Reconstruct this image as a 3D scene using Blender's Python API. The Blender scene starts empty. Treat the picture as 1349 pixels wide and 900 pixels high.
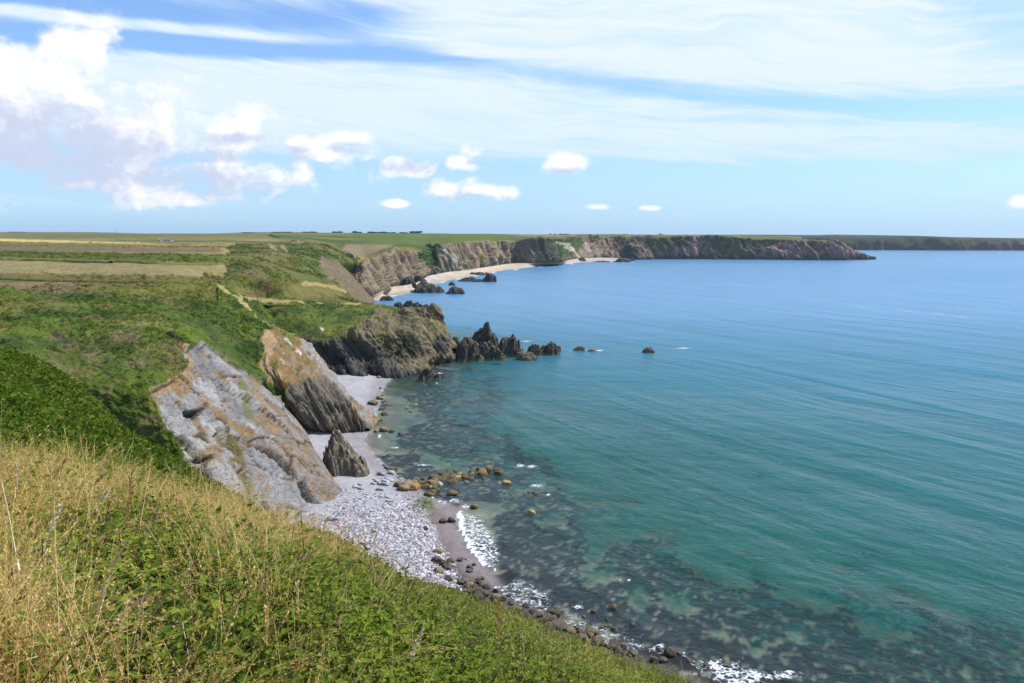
import bpy, bmesh, math, random
import numpy as np
from mathutils import Vector, Matrix, Euler
random.seed(7); rng = np.random.default_rng(11)
S = bpy.context.scene
COL = S.collection
R = math.radians

# ------------------------------------------------------------------ camera
F_PX, CX, CY = 1049.0, 674.5, 450.0          # the photograph is 1349 x 900
EYE = 48.0                                   # metres above the sea
PITCH = math.atan(146.0 / F_PX)
cam_d = bpy.data.cameras.new("camera"); cam = bpy.data.objects.new("camera", cam_d); COL.objects.link(cam)
cam.location = (0, 0, EYE); cam.rotation_euler = (math.pi / 2 - PITCH, 0, 0)
cam_d.sensor_width = 36.0; cam_d.lens = 36.0 * F_PX / 1349.0
cam_d.clip_start = 0.1; cam_d.clip_end = 40000
S.camera = cam

# ------------------------------------------------------------------ light and exposure
SUN_AZ, SUN_EL = 74.0, 50.0                  # compass degrees from +y towards +x, and height
S.view_settings.view_transform = 'Standard'; S.view_settings.look = 'None'
S.view_settings.exposure = 0.06; S.view_settings.gamma = 1.0
sun_d = bpy.data.lights.new("sun", 'SUN'); sun = bpy.data.objects.new("sun", sun_d); COL.objects.link(sun)
sun_d.energy = 5.0; sun_d.angle = R(0.53); sun_d.color = (1.0, 0.955, 0.88)
sd = Vector((math.sin(R(SUN_AZ)) * math.cos(R(SUN_EL)), math.cos(R(SUN_AZ)) * math.cos(R(SUN_EL)), math.sin(R(SUN_EL))))
sun.rotation_euler = sd.to_track_quat('Z', 'Y').to_euler()
try:
    S.cycles.max_bounces = 6; S.cycles.transparent_max_bounces = 12; S.cycles.volume_bounces = 0
    S.cycles.caustics_reflective = False; S.cycles.caustics_refractive = False
except Exception:
    pass

# ------------------------------------------------------------------ node expression helper
class NB:
    def __init__(self, nt): self.nt = nt; self.n = nt.nodes; self.l = nt.links
    def put(self, sock, v):
        if v is None: return
        if isinstance(v, E): self.l.new(v.s, sock)
        elif isinstance(v, bpy.types.NodeSocket): self.l.new(v, sock)
        else: sock.default_value = v
    def node(self, t, ins=None, **kw):
        nd = self.n.new(t)
        for k, v in kw.items(): setattr(nd, k, v)
        for k, v in (ins or {}).items(): self.put(nd.inputs[k], v)
        return nd
    def m(self, op, a, b=None, c=None, clamp=False):
        nd = self.n.new('ShaderNodeMath'); nd.operation = op; nd.use_clamp = clamp
        self.put(nd.inputs[0], a); self.put(nd.inputs[1], b); self.put(nd.inputs[2], c)
        return E(self, nd.outputs[0])
    def noise(self, vec, scale=5, detail=4, rough=0.55, dist=0.0):
        nd = self.node('ShaderNodeTexNoise', {'Vector': vec, 'Scale': scale, 'Detail': detail, 'Roughness': rough, 'Distortion': dist})
        return E(self, nd.outputs['Fac'])
    def voro(self, vec, scale=5, feature='F1', rnd=1.0):
        nd = self.node('ShaderNodeTexVoronoi', {'Vector': vec, 'Scale': scale, 'Randomness': rnd}, feature=feature)
        return nd
    def ramp(self, f, lo, hi):
        nd = self.node('ShaderNodeMapRange', {'Value': f, 'From Min': lo, 'From Max': hi}, interpolation_type='SMOOTHSTEP')
        return E(self, nd.outputs[0])
    def mix(self, f, a, b):
        nd = self.n.new('ShaderNodeMix'); nd.data_type = 'RGBA'; nd.clamp_factor = True
        self.put(nd.inputs[0], f)
        for i, v in ((6, a), (7, b)):
            if isinstance(v, tuple) and len(v) == 3: v = (*v, 1)
            self.put(nd.inputs[i], v)
        return E(self, nd.outputs[2])
    def scalecol(self, col, f):
        nd = self.n.new('ShaderNodeVectorMath'); nd.operation = 'SCALE'
        self.put(nd.inputs[0], col); self.put(nd.inputs['Scale'], f)
        return E(self, nd.outputs[0])
    def vmul(self, v, t):
        nd = self.n.new('ShaderNodeVectorMath'); nd.operation = 'MULTIPLY'
        self.put(nd.inputs[0], v); self.put(nd.inputs[1], t)
        return E(self, nd.outputs[0])
    def vadd(self, v, t):
        nd = self.n.new('ShaderNodeVectorMath'); nd.operation = 'ADD'
        self.put(nd.inputs[0], v); self.put(nd.inputs[1], t)
        return E(self, nd.outputs[0])
    def attr(self, name, out='Fac'):
        return E(self, self.node('ShaderNodeAttribute', attribute_name=name).outputs[out])
class E:
    def __init__(self, nb, s): self.nb = nb; self.s = s
    def __add__(a, b): return a.nb.m('ADD', a, b)
    __radd__ = __add__
    def __sub__(a, b): return a.nb.m('SUBTRACT', a, b)
    def __rsub__(a, b): return a.nb.m('SUBTRACT', b, a)
    def __mul__(a, b): return a.nb.m('MULTIPLY', a, b)
    __rmul__ = __mul__
    def __truediv__(a, b): return a.nb.m('DIVIDE', a, b)
    def __neg__(a): return a.nb.m('MULTIPLY', a, -1.0)

# ------------------------------------------------------------------ sky
def px_dir(px, py):
    a = (px - CX) / F_PX; b = (CY - py) / F_PX
    ct, st = math.cos(PITCH), math.sin(PITCH)
    return Vector((a, ct + b * st, -st + b * ct)).normalized()
def azel(px, py):
    d = px_dir(px, py)
    return math.atan2(d.x, d.y), math.asin(d.z)
W = bpy.data.worlds.new("World"); S.world = W; W.use_nodes = True
nb = NB(W.node_tree); W.node_tree.nodes.clear()
sky = nb.node('ShaderNodeTexSky', sky_type='NISHITA', sun_disc=False, sun_elevation=R(SUN_EL), sun_rotation=R(SUN_AZ), altitude=50.0, air_density=1.0, dust_density=0.6, ozone_density=2.0)
tc = nb.node('ShaderNodeTexCoord'); D = E(nb, tc.outputs['Generated'])
sx = nb.node('ShaderNodeSeparateXYZ', {0: D}); X, Y, Z = (E(nb, sx.outputs[i]) for i in range(3))
AZ = nb.m('ARCTAN2', X, Y); EL = nb.m('ARCSINE', Z)
skyc = nb.vmul(sky.outputs[0], (0.116, 0.142, 0.186))
# thin high cloud: long, slightly tilted streaks in a sheet seen in perspective
tilt = Z + X * 0.10
warp = nb.noise(nb.vmul(D, (2.2, 2.2, 7.0)), 1.6, 3, 0.5)
comb = nb.node('ShaderNodeCombineXYZ', {0: X * 2.0, 1: Y * 2.0, 2: tilt * 17.0 + warp * 1.6})
c1 = nb.noise(E(nb, comb.outputs[0]), 1.25, 6, 0.55, 0.3)
comb2 = nb.node('ShaderNodeCombineXYZ', {0: X * 5.0, 1: Y * 5.0, 2: tilt * 60.0 + warp * 5.0})
c2 = nb.noise(E(nb, comb2.outputs[0]), 1.4, 5, 0.6, 0.4)
def gau(az0, el0, ra, re, slope=0.0):
    u = (AZ - az0) * (1.0 / ra); v = (EL - (AZ - az0) * slope - el0) * (1.0 / re)
    return nb.m('EXPONENT', (u * u + v * v) * -1.0)
bands = None
for (px, py, ra, re, sl, w) in [
    (900, 45, .50, .052, -.06, .55), (620, 150, .55, .050, -.02, .42), (1000, 185, .42, .022, -.05, .30), (1150, 95, .30, .03, -.04, .25), (330, 110, .3, .05, 0, .3),
    (420, 62, .24, .012, -.03, -.50), (60, 18, .2, .008, 0, .5), (280, 45, .16, .008, -.02, .5), (700, 72, .12, .006, -.02, .4), (300, 150, .35, .03, 0, .25), (850, 112, .24, .014, -.10, -.48), (1150, 140, .25, .008, -.08, -.35), (1000, 160, .5, .007, -.04, -.22), (180, 60, .3, .008, 0, -.3), (1330, 40, .09, .035, -.2, -.42), (640, 240, .6, .016, 0, -.42), (950, 245, .6, .02, 0, -.3),
    (170, 22, .25, .03, 0, -.35), (470, 20, .10, .02, 0, -.30), (60, 270, .4, .02, 0, .2), (1100, 292, .6, .012, 0, -.1)]:
    az, el = azel(px, py); g = gau(az, el, ra, re, sl) * w
    bands = g if bands is None else bands + g
cir = nb.ramp(c1 * 0.75 + c2 * 0.28 + bands * 0.80, 0.42, 0.76)
cir = cir * nb.ramp(EL, 0.0, 0.05)
circ = nb.mix(nb.ramp(c2 + bands * .35, .35, .8), (0.66, 0.86, 1.0), (0.93, 0.985, 1.0))
base = nb.mix(cir * 0.92, skyc, circ)
# low haze brightening near the horizon
base = nb.mix(nb.m('EXPONENT', nb.m('ABSOLUTE', EL) * -7.5) * 0.78, base, (0.44, 0.72, 1.0))
# heaped clouds
blobs = [(120, 190, 260, 75), (45, 95, 95, 55), (95, 62, 60, 34), (20, 150, 110, 60), (110, 130, 60, 38), (40, 205, 150, 38), (150, 165, 50, 28), (312, 165, 42, 32), (270, 190, 60, 26), (345, 185, 30, 18),
         (180, 208, 60, 18), (230, 225, 110, 26), (120, 240, 150, 18), (390, 186, 24, 15), (455, 182, 38, 20), (420, 195, 70, 18), (545, 220, 40, 14), (628, 200, 24, 15), (610, 215, 34, 12),
         (737, 213, 30, 14), (598, 250, 46, 17), (640, 252, 60, 12), (530, 268, 22, 6), (785, 273, 24, 5), (858, 274, 14, 4), (1345, 265, 16, 8), (250, 262, 90, 12), (1480, 230, 60, 25), (-150, 180, 140, 60)]
NC = nb.noise(nb.vmul(D, (1, 1, 1.25)), 15, 9, 0.60, 0.25)
NC2 = nb.noise(nb.vadd(nb.vmul(D, (1, 1, 1.25)), (0.012, 0.0, 0.016)), 15, 9, 0.60, 0.25)
fld = None; shd = None
for (px, py, rx, ry) in blobs:
    az, el = azel(px, py); g = gau(az, el, rx / F_PX * 1.15, ry / F_PX * 1.2)
    fld = g if fld is None else nb.m('MAXIMUM', fld, g)
cum = nb.ramp(fld * .9 + (NC - 0.5) * 2.3, 0.42, 0.86)
greys = None
for (px, py, rx, ry, w) in [(30, 200, 170, 55, 1.0), (60, 165, 70, 30, .5), (230, 238, 160, 24, .8), (370, 205, 60, 14, .7), (440, 160, 50, 14, .5), (540, 222, 50, 12, .7), (730, 226, 35, 7, .5), (160, 262, 200, 12, .5), (130, 195, 40, 14, .5)]:
    az, el = azel(px, py); g = gau(az, el, rx / F_PX, ry / F_PX) * w
    greys = g if greys is None else nb.m('MAXIMUM', greys, g)
for (px, py, rx, ry) in [(312, 182, 40, 9), (612, 262, 70, 8), (628, 214, 24, 6), (737, 226, 32, 6), (455, 196, 40, 9), (390, 198, 26, 8), (270, 206, 70, 10), (80, 150, 80, 16)]:
    az, el = azel(px, py); greys = nb.m('MAXIMUM', greys, gau(az, el, rx / F_PX, ry / F_PX) * .75)
lit = nb.ramp((NC - NC2) * 2.2 + NC * 0.7 - greys * 1.2 + fld * .20, -0.40, 0.42)
cumc = nb.mix(lit, (0.61, 0.675, 0.86), (1.02, 1.02, 1.04))
base = nb.mix(cum * .93 * nb.ramp(fld, 0.1, 0.45) * nb.ramp(EL, 0.004, 0.03), base, cumc)
bg = nb.node('ShaderNodeBackground', {'Color': base, 'Strength': 1.0})
out = nb.node('ShaderNodeOutputWorld', {'Surface': bg.outputs[0]})

# ------------------------------------------------------------------ numbers: projection, noise, masks
def P(px, py, z=None, d=None):
    a = (px - CX) / F_PX; b = (CY - py) / F_PX
    ct, st = math.cos(PITCH), math.sin(PITCH)
    dy = ct + b * st; dz = -st + b * ct
    t = (z - EYE) / dz if z is not None else d / dy
    return (a * t, dy * t, EYE + dz * t)
def proj(V):
    ct, st = math.cos(PITCH), math.sin(PITCH)
    y = V[..., 1]; z = V[..., 2] - EYE
    dep = y * ct - z * st; up = y * st + z * ct
    dep = np.where(dep < 0.05, 0.05, dep)
    return CX + F_PX * V[..., 0] / dep, CY - F_PX * up / dep
def _h(i, j, k, s):
    n = (i * 374761393 + j * 668265263 + k * 2147483647 + s * 974634777) & 0xffffffff
    n = ((n ^ (n >> 13)) * 1274126177) & 0xffffffff
    n = ((n ^ (n >> 16)) * 2246822519) & 0xffffffff
    return ((n ^ (n >> 15)) & 0xffffff) / float(0xffffff)
def vnoise(p, seed=0):
    i = np.floor(p).astype(np.int64); f = p - i; f = f * f * f * (f * (f * 6 - 15) + 10)
    r = 0
    for dx in (0, 1):
        wx = f[..., 0] if dx else 1 - f[..., 0]
        for dy in (0, 1):
            wy = f[..., 1] if dy else 1 - f[..., 1]
            for dz in (0, 1):
                wz = f[..., 2] if dz else 1 - f[..., 2]
                r = r + wx * wy * wz * _h(i[..., 0] + dx, i[..., 1] + dy, i[..., 2] + dz, seed)
    return r
def fbm(p, scale=1.0, octv=4, gain=0.5, seed=0, ridge=False):
    q = p * scale; a = 1.0; s = 0; t = 0
    for o in range(octv):
        n = vnoise(q + o * 17.3, seed + o)
        if ridge: n = 1 - np.abs(2 * n - 1)
        s = s + a * n; t += a; a *= gain; q = q * 2.03
    return s / t
def cells(u, v, seed=0):
    """2-D cells: (distance to the nearest border, a random number of the cell)"""
    iu = np.floor(u).astype(np.int64); iv = np.floor(v).astype(np.int64)
    f1 = np.full(u.shape, 9.0); f2 = np.full(u.shape, 9.0); idv = np.zeros(u.shape)
    for a in (-1, 0, 1):
        for b in (-1, 0, 1):
            cu, cv = iu + a, iv + b; z = np.zeros_like(cu)
            x = cu + 0.1 + 0.8 * _h(cu, cv, z, seed); y = cv + 0.1 + 0.8 * _h(cu, cv, z + 1, seed)
            d = np.hypot(u - x, v - y); c = _h(cu, cv, z + 2, seed)
            n = d < f1
            f2 = np.where(n, f1, np.minimum(f2, d)); idv = np.where(n, c, idv); f1 = np.where(n, d, f1)
    return f2 - f1, idv
def sstep(x, a, b):
    t = np.clip((x - a) / (b - a), 0, 1); return t * t * (3 - 2 * t)
def seg_dist(px, py, pts):
    best = np.full(px.shape, 1e9)
    for (x0, y0), (x1, y1) in zip(pts[:-1], pts[1:]):
        dx, dy = x1 - x0, y1 - y0
        t = np.clip(((px - x0) * dx + (py - y0) * dy) / (dx * dx + dy * dy + 1e-9), 0, 1)
        best = np.minimum(best, np.hypot(px - x0 - t * dx, py - y0 - t * dy))
    return best
def poly(px, py, pts, soft=2.0):
    ins = np.zeros(px.shape, bool)
    for (x0, y0), (x1, y1) in zip(pts, pts[1:] + pts[:1]):
        if y0 == y1: continue
        c = ((y0 > py) != (y1 > py)) & (px < (x1 - x0) * (py - y0) / (y1 - y0) + x0)
        ins ^= c
    d = seg_dist(px, py, pts + pts[:1])
    return sstep(np.where(ins, d, -d), -soft, soft)
def line(px, py, pts, w): return 1 - sstep(seg_dist(px, py, pts), w * 0.4, w)
def lerp(a, b, t):
    t = np.asarray(t)[..., None]; return np.asarray(a) * (1 - t) + np.asarray(b) * t

# ------------------------------------------------------------------ meshes
def mono(vals, k):
    """smooth interpolation without overshoot along axis 0; k = float indices"""
    v = np.asarray(vals, float); n = len(v); dl = v[1:] - v[:-1]
    m = np.zeros_like(v); m[0] = dl[0]; m[-1] = dl[-1]
    if n > 2:
        p = dl[1:] * dl[:-1]
        m[1:-1] = np.where(p > 0, 2 * p / np.where(np.abs(dl[1:] + dl[:-1]) < 1e-9, 1e-9, dl[1:] + dl[:-1]), 0)
    i = np.clip(np.floor(k).astype(int), 0, n - 2); t = (k - i).reshape((-1,) + (1,) * (v.ndim - 1))
    h00 = 2 * t**3 - 3 * t**2 + 1; h10 = t**3 - 2 * t**2 + t; h01 = -2 * t**3 + 3 * t**2; h11 = t**3 - t**2
    return h00 * v[i] + h10 * m[i] + h01 * v[i + 1] + h11 * m[i + 1]
def spread(G, axis, n):
    """indices along axis, more of them where the pieces look larger"""
    pxs, pys = proj(G); g = np.stack([np.clip(pxs, -500, 1850), np.clip(pys, 200, 1300)], -1)
    dd = np.linalg.norm(np.diff(g, axis=axis), axis=-1).mean(axis=1 - axis)
    dw = np.linalg.norm(np.diff(G, axis=axis), axis=-1).mean(axis=1 - axis)
    w = dd / dd.sum() + 0.15 * dw / dw.sum() + 0.02
    c = np.concatenate([[0], np.cumsum(w / w.sum())])
    return np.interp(np.linspace(0, 1, n), c, np.arange(len(c)))
def loft(G, nr, nc):
    G = np.asarray(G, float)
    a = mono(G, spread(G, 0, nr))
    b = mono(np.swapaxes(a, 0, 1), spread(G, 1, nc))
    return np.swapaxes(b, 0, 1)
def normals(V):
    du = np.gradient(V, axis=0); dv = np.gradient(V, axis=1)
    n = np.cross(dv, du); l = np.linalg.norm(n, axis=-1, keepdims=True); n = n / np.maximum(l, 1e-9)
    return n if n[..., 2].mean() > 0 else -n
def obj(name, me, mat=None, parent=None, **tags):
    o = bpy.data.objects.new(name, me); COL.objects.link(o)
    if mat is not None and not me.materials: me.materials.append(mat)
    if parent is not None: o.parent = parent
    for k, v in tags.items():
        if v is not None: o[k] = v
    return o
def grid_mesh(name, V, mat, attrs=None, col=None, keep=None, flip=False, smooth=True):
    nr, nc = V.shape[:2]
    me = bpy.data.meshes.new(name)
    idx = np.arange(nr * nc).reshape(nr, nc)
    q = np.stack([idx[:-1, :-1], idx[:-1, 1:], idx[1:, 1:], idx[1:, :-1]], -1)
    if keep is not None:
        kq = keep[:-1, :-1] | keep[:-1, 1:] | keep[1:, 1:] | keep[1:, :-1]
        q = q[kq]
    q = q.reshape(-1, 4)
    if flip: q = q[:, ::-1]
    v = V.reshape(-1, 3)
    if keep is not None:
        used = np.zeros(len(v), bool); used[q.ravel()] = True
        remap = np.cumsum(used) - 1; q = remap[q]; v = v[used]
    else: used = slice(None)
    me.vertices.add(len(v)); me.vertices.foreach_set('co', v.astype(np.float32).ravel())
    me.loops.add(q.size); me.loops.foreach_set('vertex_index', q.astype(np.int32).ravel())
    me.polygons.add(len(q)); me.polygons.foreach_set('loop_start', np.arange(0, q.size, 4, dtype=np.int32))
    try: me.polygons.foreach_set('loop_total', np.full(len(q), 4, np.int32))
    except Exception: pass
    me.update(calc_edges=True)
    if smooth: me.polygons.foreach_set('use_smooth', np.ones(len(q), bool))
    for k, a in (attrs or {}).items():
        at = me.attributes.new(k, 'FLOAT', 'POINT'); at.data.foreach_set('value', np.asarray(a, np.float32).reshape(-1)[used].ravel())
    if col is not None:
        c = np.ones((nr * nc, 4), np.float32); c[:, :3] = np.clip(col.reshape(-1, 3), 0, 1)
        at = me.attributes.new('Cover', 'FLOAT_COLOR', 'POINT'); at.data.foreach_set('color', c[used].ravel())
    me.materials.append(mat)
    return me

# ------------------------------------------------------------------ materials
def newmat(name):
    m = bpy.data.materials.new(name); m.use_nodes = True; m.node_tree.nodes.clear()
    return m, NB(m.node_tree)
def finish(nb, shader):
    nb.node('ShaderNodeOutputMaterial', {'Surface': shader})
def ground_mat(name, fine=1.0, bumpg=0.25, bumpr=0.6, far=False):
    """soil, turf and rock: colour comes from the cover of the ground, relief and grain from noise"""
    m, nb = newmat(name)
    pos = E(nb, nb.node('ShaderNodeNewGeometry').outputs['Position'])
    rock = nb.attr('rock')
    colr = E(nb, nb.node('ShaderNodeAttribute', attribute_name='Cover').outputs['Color'])
    g1 = nb.noise(pos, 1.3 * fine, 5, 0.65); g2 = nb.noise(pos, 5.5 * fine, 4, 0.7); g0 = nb.noise(pos, 0.22 * fine, 3, 0.5)
    # bedding: thin layers that dip to the right
    s = nb.node('ShaderNodeVectorRotate', {'Vector': pos, 'Axis': (0, 1, 0), 'Angle': R(-32)}, rotation_type='AXIS_ANGLE')
    st = nb.noise(nb.vmul(E(nb, s.outputs[0]), (2.1 * fine, 0.35 * fine, 0.16 * fine)), 1.0, 6, 0.62, 0.6)
    st2 = nb.noise(nb.vmul(E(nb, s.outputs[0]), (6.0 * fine, 1.0 * fine, 0.5 * fine)), 1.0, 3, 0.6, 0.3)
    kg = (g1 - 0.5) * 1.0 + (g2 - 0.5) * 1.5 + (g0 - .5) * .5 + 1.0
    kr = (st - 0.5) * 1.5 + (g2 - 0.5) * 0.5 + (st2 - 0.5) * 0.7 + 1.0
    slb = nb.attr('slab'); e = E(nb, nb.voro(nb.vadd(nb.vmul(pos, (.55, .55, .35)), nb.vmul(E(nb, nb.node('ShaderNodeTexNoise', {'Vector': pos, 'Scale': .5, 'Detail': 3}).outputs['Color']), (1.6, 1.6, 1.6))), 1.0, 'DISTANCE_TO_EDGE').outputs['Distance'])
    e2 = E(nb, nb.voro(nb.vadd(nb.vmul(pos, (1.6, 1.6, 1.0)), nb.vmul(E(nb, nb.node('ShaderNodeTexNoise', {'Vector': pos, 'Scale': 1.2, 'Detail': 3}).outputs['Color']), (1.6, 1.6, 1.6))), 1.0, 'DISTANCE_TO_EDGE').outputs['Distance'])
    ck = nb.ramp(e, 0, .03) * .5 + .5
    ks = (g1 - .5) * 1.0 + (g2 - .5) * .7 + (st2 - .5) * .35 + (g0 - .5) * .7 + .72 + ck * .30
    kr = kr + (ks - kr) * slb
    k = kg + (kr - kg) * rock
    k = nb.m('MAXIMUM', k, 0.25)
    hue = nb.mix((1.0 - rock) * nb.ramp(g2 * .6 + g1 * .4, .52, .72) * 0.35, colr, (0.20, 0.19, 0.055))
    c = nb.scalecol(hue, k)
    hgt = (g1 * 0.6 + g2 * 0.4) * (1.0 - rock) * bumpg + (st * 0.9 + st2 * 0.35 + g2 * 0.2) * rock * bumpr * (1.0 - slb * .7) + slb * rock * (ck * .30 + g1 * .7 + g2 * .22)
    bp = nb.node('ShaderNodeBump', {'Height': hgt, 'Distance': 1.0 / fine, 'Strength': 0.85})
    b = nb.node('ShaderNodeBsdfPrincipled', {'Base Color': c, 'Roughness': 0.92, 'Normal': bp.outputs[0], 'Specular IOR Level': 0.18})
    finish(nb, b.outputs[0]); return m
M_NEAR = ground_mat("turf_near", 6.0, 0.3, 0.3)
M_GROUND = ground_mat("turf_and_rock", 1.0, 0.55, 0.75)
M_FAR = ground_mat("distant_turf_and_rock", 0.22, 0.9, 1.3)

# colours of the ground covers (linear)
GREEN = np.array((0.072, 0.112, 0.012)); GREEN2 = np.array((0.130, 0.150, 0.022)); DEEP = np.array((0.034, 0.066, 0.012))
OLIVE = np.array((0.185, 0.165, 0.042)); DRY = np.array((0.42, 0.32, 0.12)); FIELD = np.array((0.30, 0.245, 0.10)); HEATH = np.array((0.175, 0.125, 0.070))
SLATE = np.array((0.275, 0.27, 0.265)); PALE = np.array((0.42, 0.40, 0.36)); RUST = np.array((0.27, 0.165, 0.07)); SOIL = np.array((0.36, 0.25, 0.13))
DARK = np.array((0.055, 0.052, 0.050)); MID = np.array((0.17, 0.145, 0.11)); TAN = np.array((0.30, 0.225, 0.14)); PINK = np.array((0.26, 0.155, 0.13))

def warp_px(V, amp, scale, seed):
    px, py = proj(V)
    return px + amp * (fbm(V, scale, 3, .5, seed) - .5) * 2, py + amp * (fbm(V, scale, 3, .5, seed + 50) - .5) * 2
def strata(V, f, seed, ang=32, oct=4):
    c, s = math.cos(R(ang)), math.sin(R(ang))
    u = V[..., 0] * c + V[..., 2] * s; w = -V[..., 0] * s + V[..., 2] * c
    q = np.stack([u * f, V[..., 1] * f * .22, w * f * .10], -1)
    return fbm(q, 1.0, oct, .55, seed, True)
TERR = {}

# ================================================================== LARGE STRUCTURE
# ---- near hill: the turf slope the camera stands on
NX = [-650, -250, 0, 60, 110, 167, 230, 300, 340, 400, 480, 560, 640, 720, 800, 900, 1050, 1350]
SIL = [(395, 110), (430, 85), (467, 62), (497, 56), (540, 50), (583, 44), (625, 38), (663, 31), (690, 28), (712, 25), (750, 22), (782, 19), (812, 16), (845, 14), (880, 12), (926, 10), (1050, 8.5), (1300, 7)]
CR6 = [640, 640, 650, 660, 672, 688, 702, 718, 730, 752, 787, 819, 845, 870, 901, 942, 1065, 1320]      # height in the picture of the ground 6 m away
M12 = [600, 610, 640, 648, 658, 670, 682, 697, 708, 732, 766, 795, 822, 849, 884, 929, 1052, 1300]
M28 = [500, 520, 560, 575, 595, 618, 643, 672, None, None, None, None, None, None, None, None, None, None]
rows = [[] for _ in range(11)]
for i, px in enumerate(NX):
    a = (px - CX) / F_PX; sp, sdp = SIL[i]
    wr = float(sstep(np.array(px), 330, 720)); sdp *= 1 + .55 * wr
    rows[0].append((a * 16, -8, 47.6)); rows[1].append((a * 9, -1.0, 46.9 - .3 * max(a, -.3)))
    rows[2].append((a * 4.6, 1.6, 46.62 - .35 * max(a, -.3) - 1.2 * wr))
    d3 = 3.4 + 1.6 * wr; c6 = P(px, CR6[i], d=min(6.0 + 3.2 * wr, sdp * .72))
    z3 = (46.6 - (46.6 - c6[2]) * .42 - .35 * max(a, -.3) * .6) * (1 - wr) + (EYE - (.655 + .5 * float(sstep(np.array(px), 740, 960))) * d3) * wr
    rows[3].append((a * 3.6, d3, z3)); rows[4].append(c6)
    if M28[i]:
        rows[5].append(P(px, M12[i], d=12)); rows[6].append(P(px, M28[i], d=28 if sdp > 35 else sdp * .85))
    else:
        rows[5].append(P(px, (CR6[i] * .45 + M12[i] * .55) if sdp > 13 + 7 * wr else (CR6[i] * .5 + sp * .5), d=c6[1] + (sdp - c6[1]) * .33)); rows[6].append(P(px, sp + 6, d=c6[1] + (sdp - c6[1]) * .7))
    s = np.array(P(px, sp, d=sdp)); rows[7].append(tuple(s))
    k = sdp / 20 + .6
    rt = (CX + 380 - min(max(px, 0), CX + 380)) / 1000
    bx = s[0] * (1.0 if px < 560 else 1.15)
    rows[8].append((s[0] + (0.5 if px < 400 else 0), s[1] + 5 * k, s[2] - 4.6 * k)); 
    yy = max(s[1] + 16, 44) if px > 330 else s[1] + 22
    rows[9].append((bx, yy, max(s[2] - 26, 10) if px > 330 else max(s[2] - 17, 16)))
    ye = max(62, s[1] + 34)
    rows[10].append((bx * (1.0 if px < 400 else 1.3), ye, -1.5) if px > 330 else (s[0] * 1.0, s[1] + 45, 8))
V = loft(rows, 420, 420)
nrm = normals(V)
dist = np.hypot(V[..., 0], V[..., 1])
amp = np.clip(dist / 30, .12, 1.0)
h = (fbm(V, .35, 3, .5, 1) - .5) * .9 * amp + (fbm(V, 1.4, 3, .55, 2) - .5) * .42 * np.clip(dist / 14, .5, 1.2) 
V = V + np.array([0, 0, 1.0]) * h[..., None]
px, py = warp_px(V, 10, .2, 31)
c = lerp(GREEN, GREEN2, sstep(fbm(V, .5, 4, .6, 5), .35, .65))
c = lerp(c, DEEP, sstep(fbm(V, .25, 4, .6, 6), .48, .66) * .7)
near = np.exp(-(dist / 9) ** 2)
c = lerp(c, OLIVE * .8, np.clip(near, 0, 1) * .9)
edge = line(px, py, [(255, 645), (300, 672), (345, 700), (380, 718), (420, 728)], 20) * (dist > 20)
c = lerp(c, np.array((.26, .19, .085)), edge * .85)
c = lerp(c, HEATH, sstep(fbm(V, .6, 4, .6, 9), .62, .75) * .5)
out_side = (V[..., 2] < 30) & (px > 330)
rk = (out_side * 1.0)
c = lerp(c, MID, rk)
NEAR_V, NEAR_N = V, nrm
me = grid_mesh("near_hill", V, M_NEAR, {'rock': rk}, c)
obj("near_hill", me, kind='structure')

# ---- the green slope beyond the ravine with the bare grey slab cliff
T = lambda *a: [P(q[0], q[1], z=q[2]) if len(q) == 3 else P(q[0], q[1], d=q[3]) for q in a]
B = [  # rows from the field edge down to the beach, columns along the coast
    T((-600, 372, 37), (-300, 375, 36), (0, 382, 35), (90, 384, 34.5), (150, 381, 34.3), (200, 377, 34), (250, 373, 33.8), (277, 373, 33.4), (296, 380, 32)),
    T((-600, 410, 34), (-300, 414, 33.5), (0, 418, 32.7), (90, 415, 32), (160, 412, 31.5), (212, 410, 31), (258, 404, 30.6), (286, 410, 29), (312, 418, 26.5)),
    T((-600, 440, 31), (-300, 450, 31), (0, 448, 30.8), (90, 462, 28.5), (182, 470, 28.2), (232, 462, 27.5), (264, 442, 27), (292, 458, 24), (330, 465, 20)),
    T((-600, 470, 27), (-300, 480, 27), (0, 485, 28), (90, 510, 25.5), (199, 510, 25), (262, 508, 22), (329, 491, 19), (342, 500, 16.5), (350, 506, 14)),
    T((-600, 520, 22), (-300, 530, 22), (0, 530, 24), (90, 560, 20.5), (236, 598, 16), (312, 566, 14.5), (386, 544, 12), (385, 545, 7.0), (383, 546, 3.5)),
    T((-600, 600, 14), (-300, 610, 14), (20, 610, 16), (150, 640, 14), (298, 656, 8), (365, 618, 8), (421, 594, 6.5), (420, 595, 3.2), (418, 595, 1)),
    T((-600, 680, 6), (-300, 690, 6), (60, 690, 8), (230, 712, 6), (388, 698, 1.2), (428, 672, 1.6), (455, 646, 1.6), (455, 645, 0.4), (453, 645, -1)),
    T((-600, 700, 4), (-300, 710, 4), (80, 720, 4), (250, 740, 2), (396, 712, -2), (438, 684, -2), (463, 655, -2), (470, 648, -2), (474, 640, -2)),
]
B.insert(0, [(x, y + 8, z - 4) for x, y, z in B[0]])
V = loft(B, 520, 520); n = normals(V)
px, py = warp_px(V, 5, .25, 61); pxs, pys = warp_px(V, 2.5, .8, 62)
slab = [(199, 512), (212, 509), (236, 497), (246, 489), (250, 474), (246, 463), (256, 452), (268, 444), (300, 474), (331, 491), (352, 506), (392, 538), (440, 590), (490, 655), (480, 740), (385, 730), (330, 690), (298, 662), (242, 606), (225, 566)]
rk = poly(pxs, pys, slab, 2.0)
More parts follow.
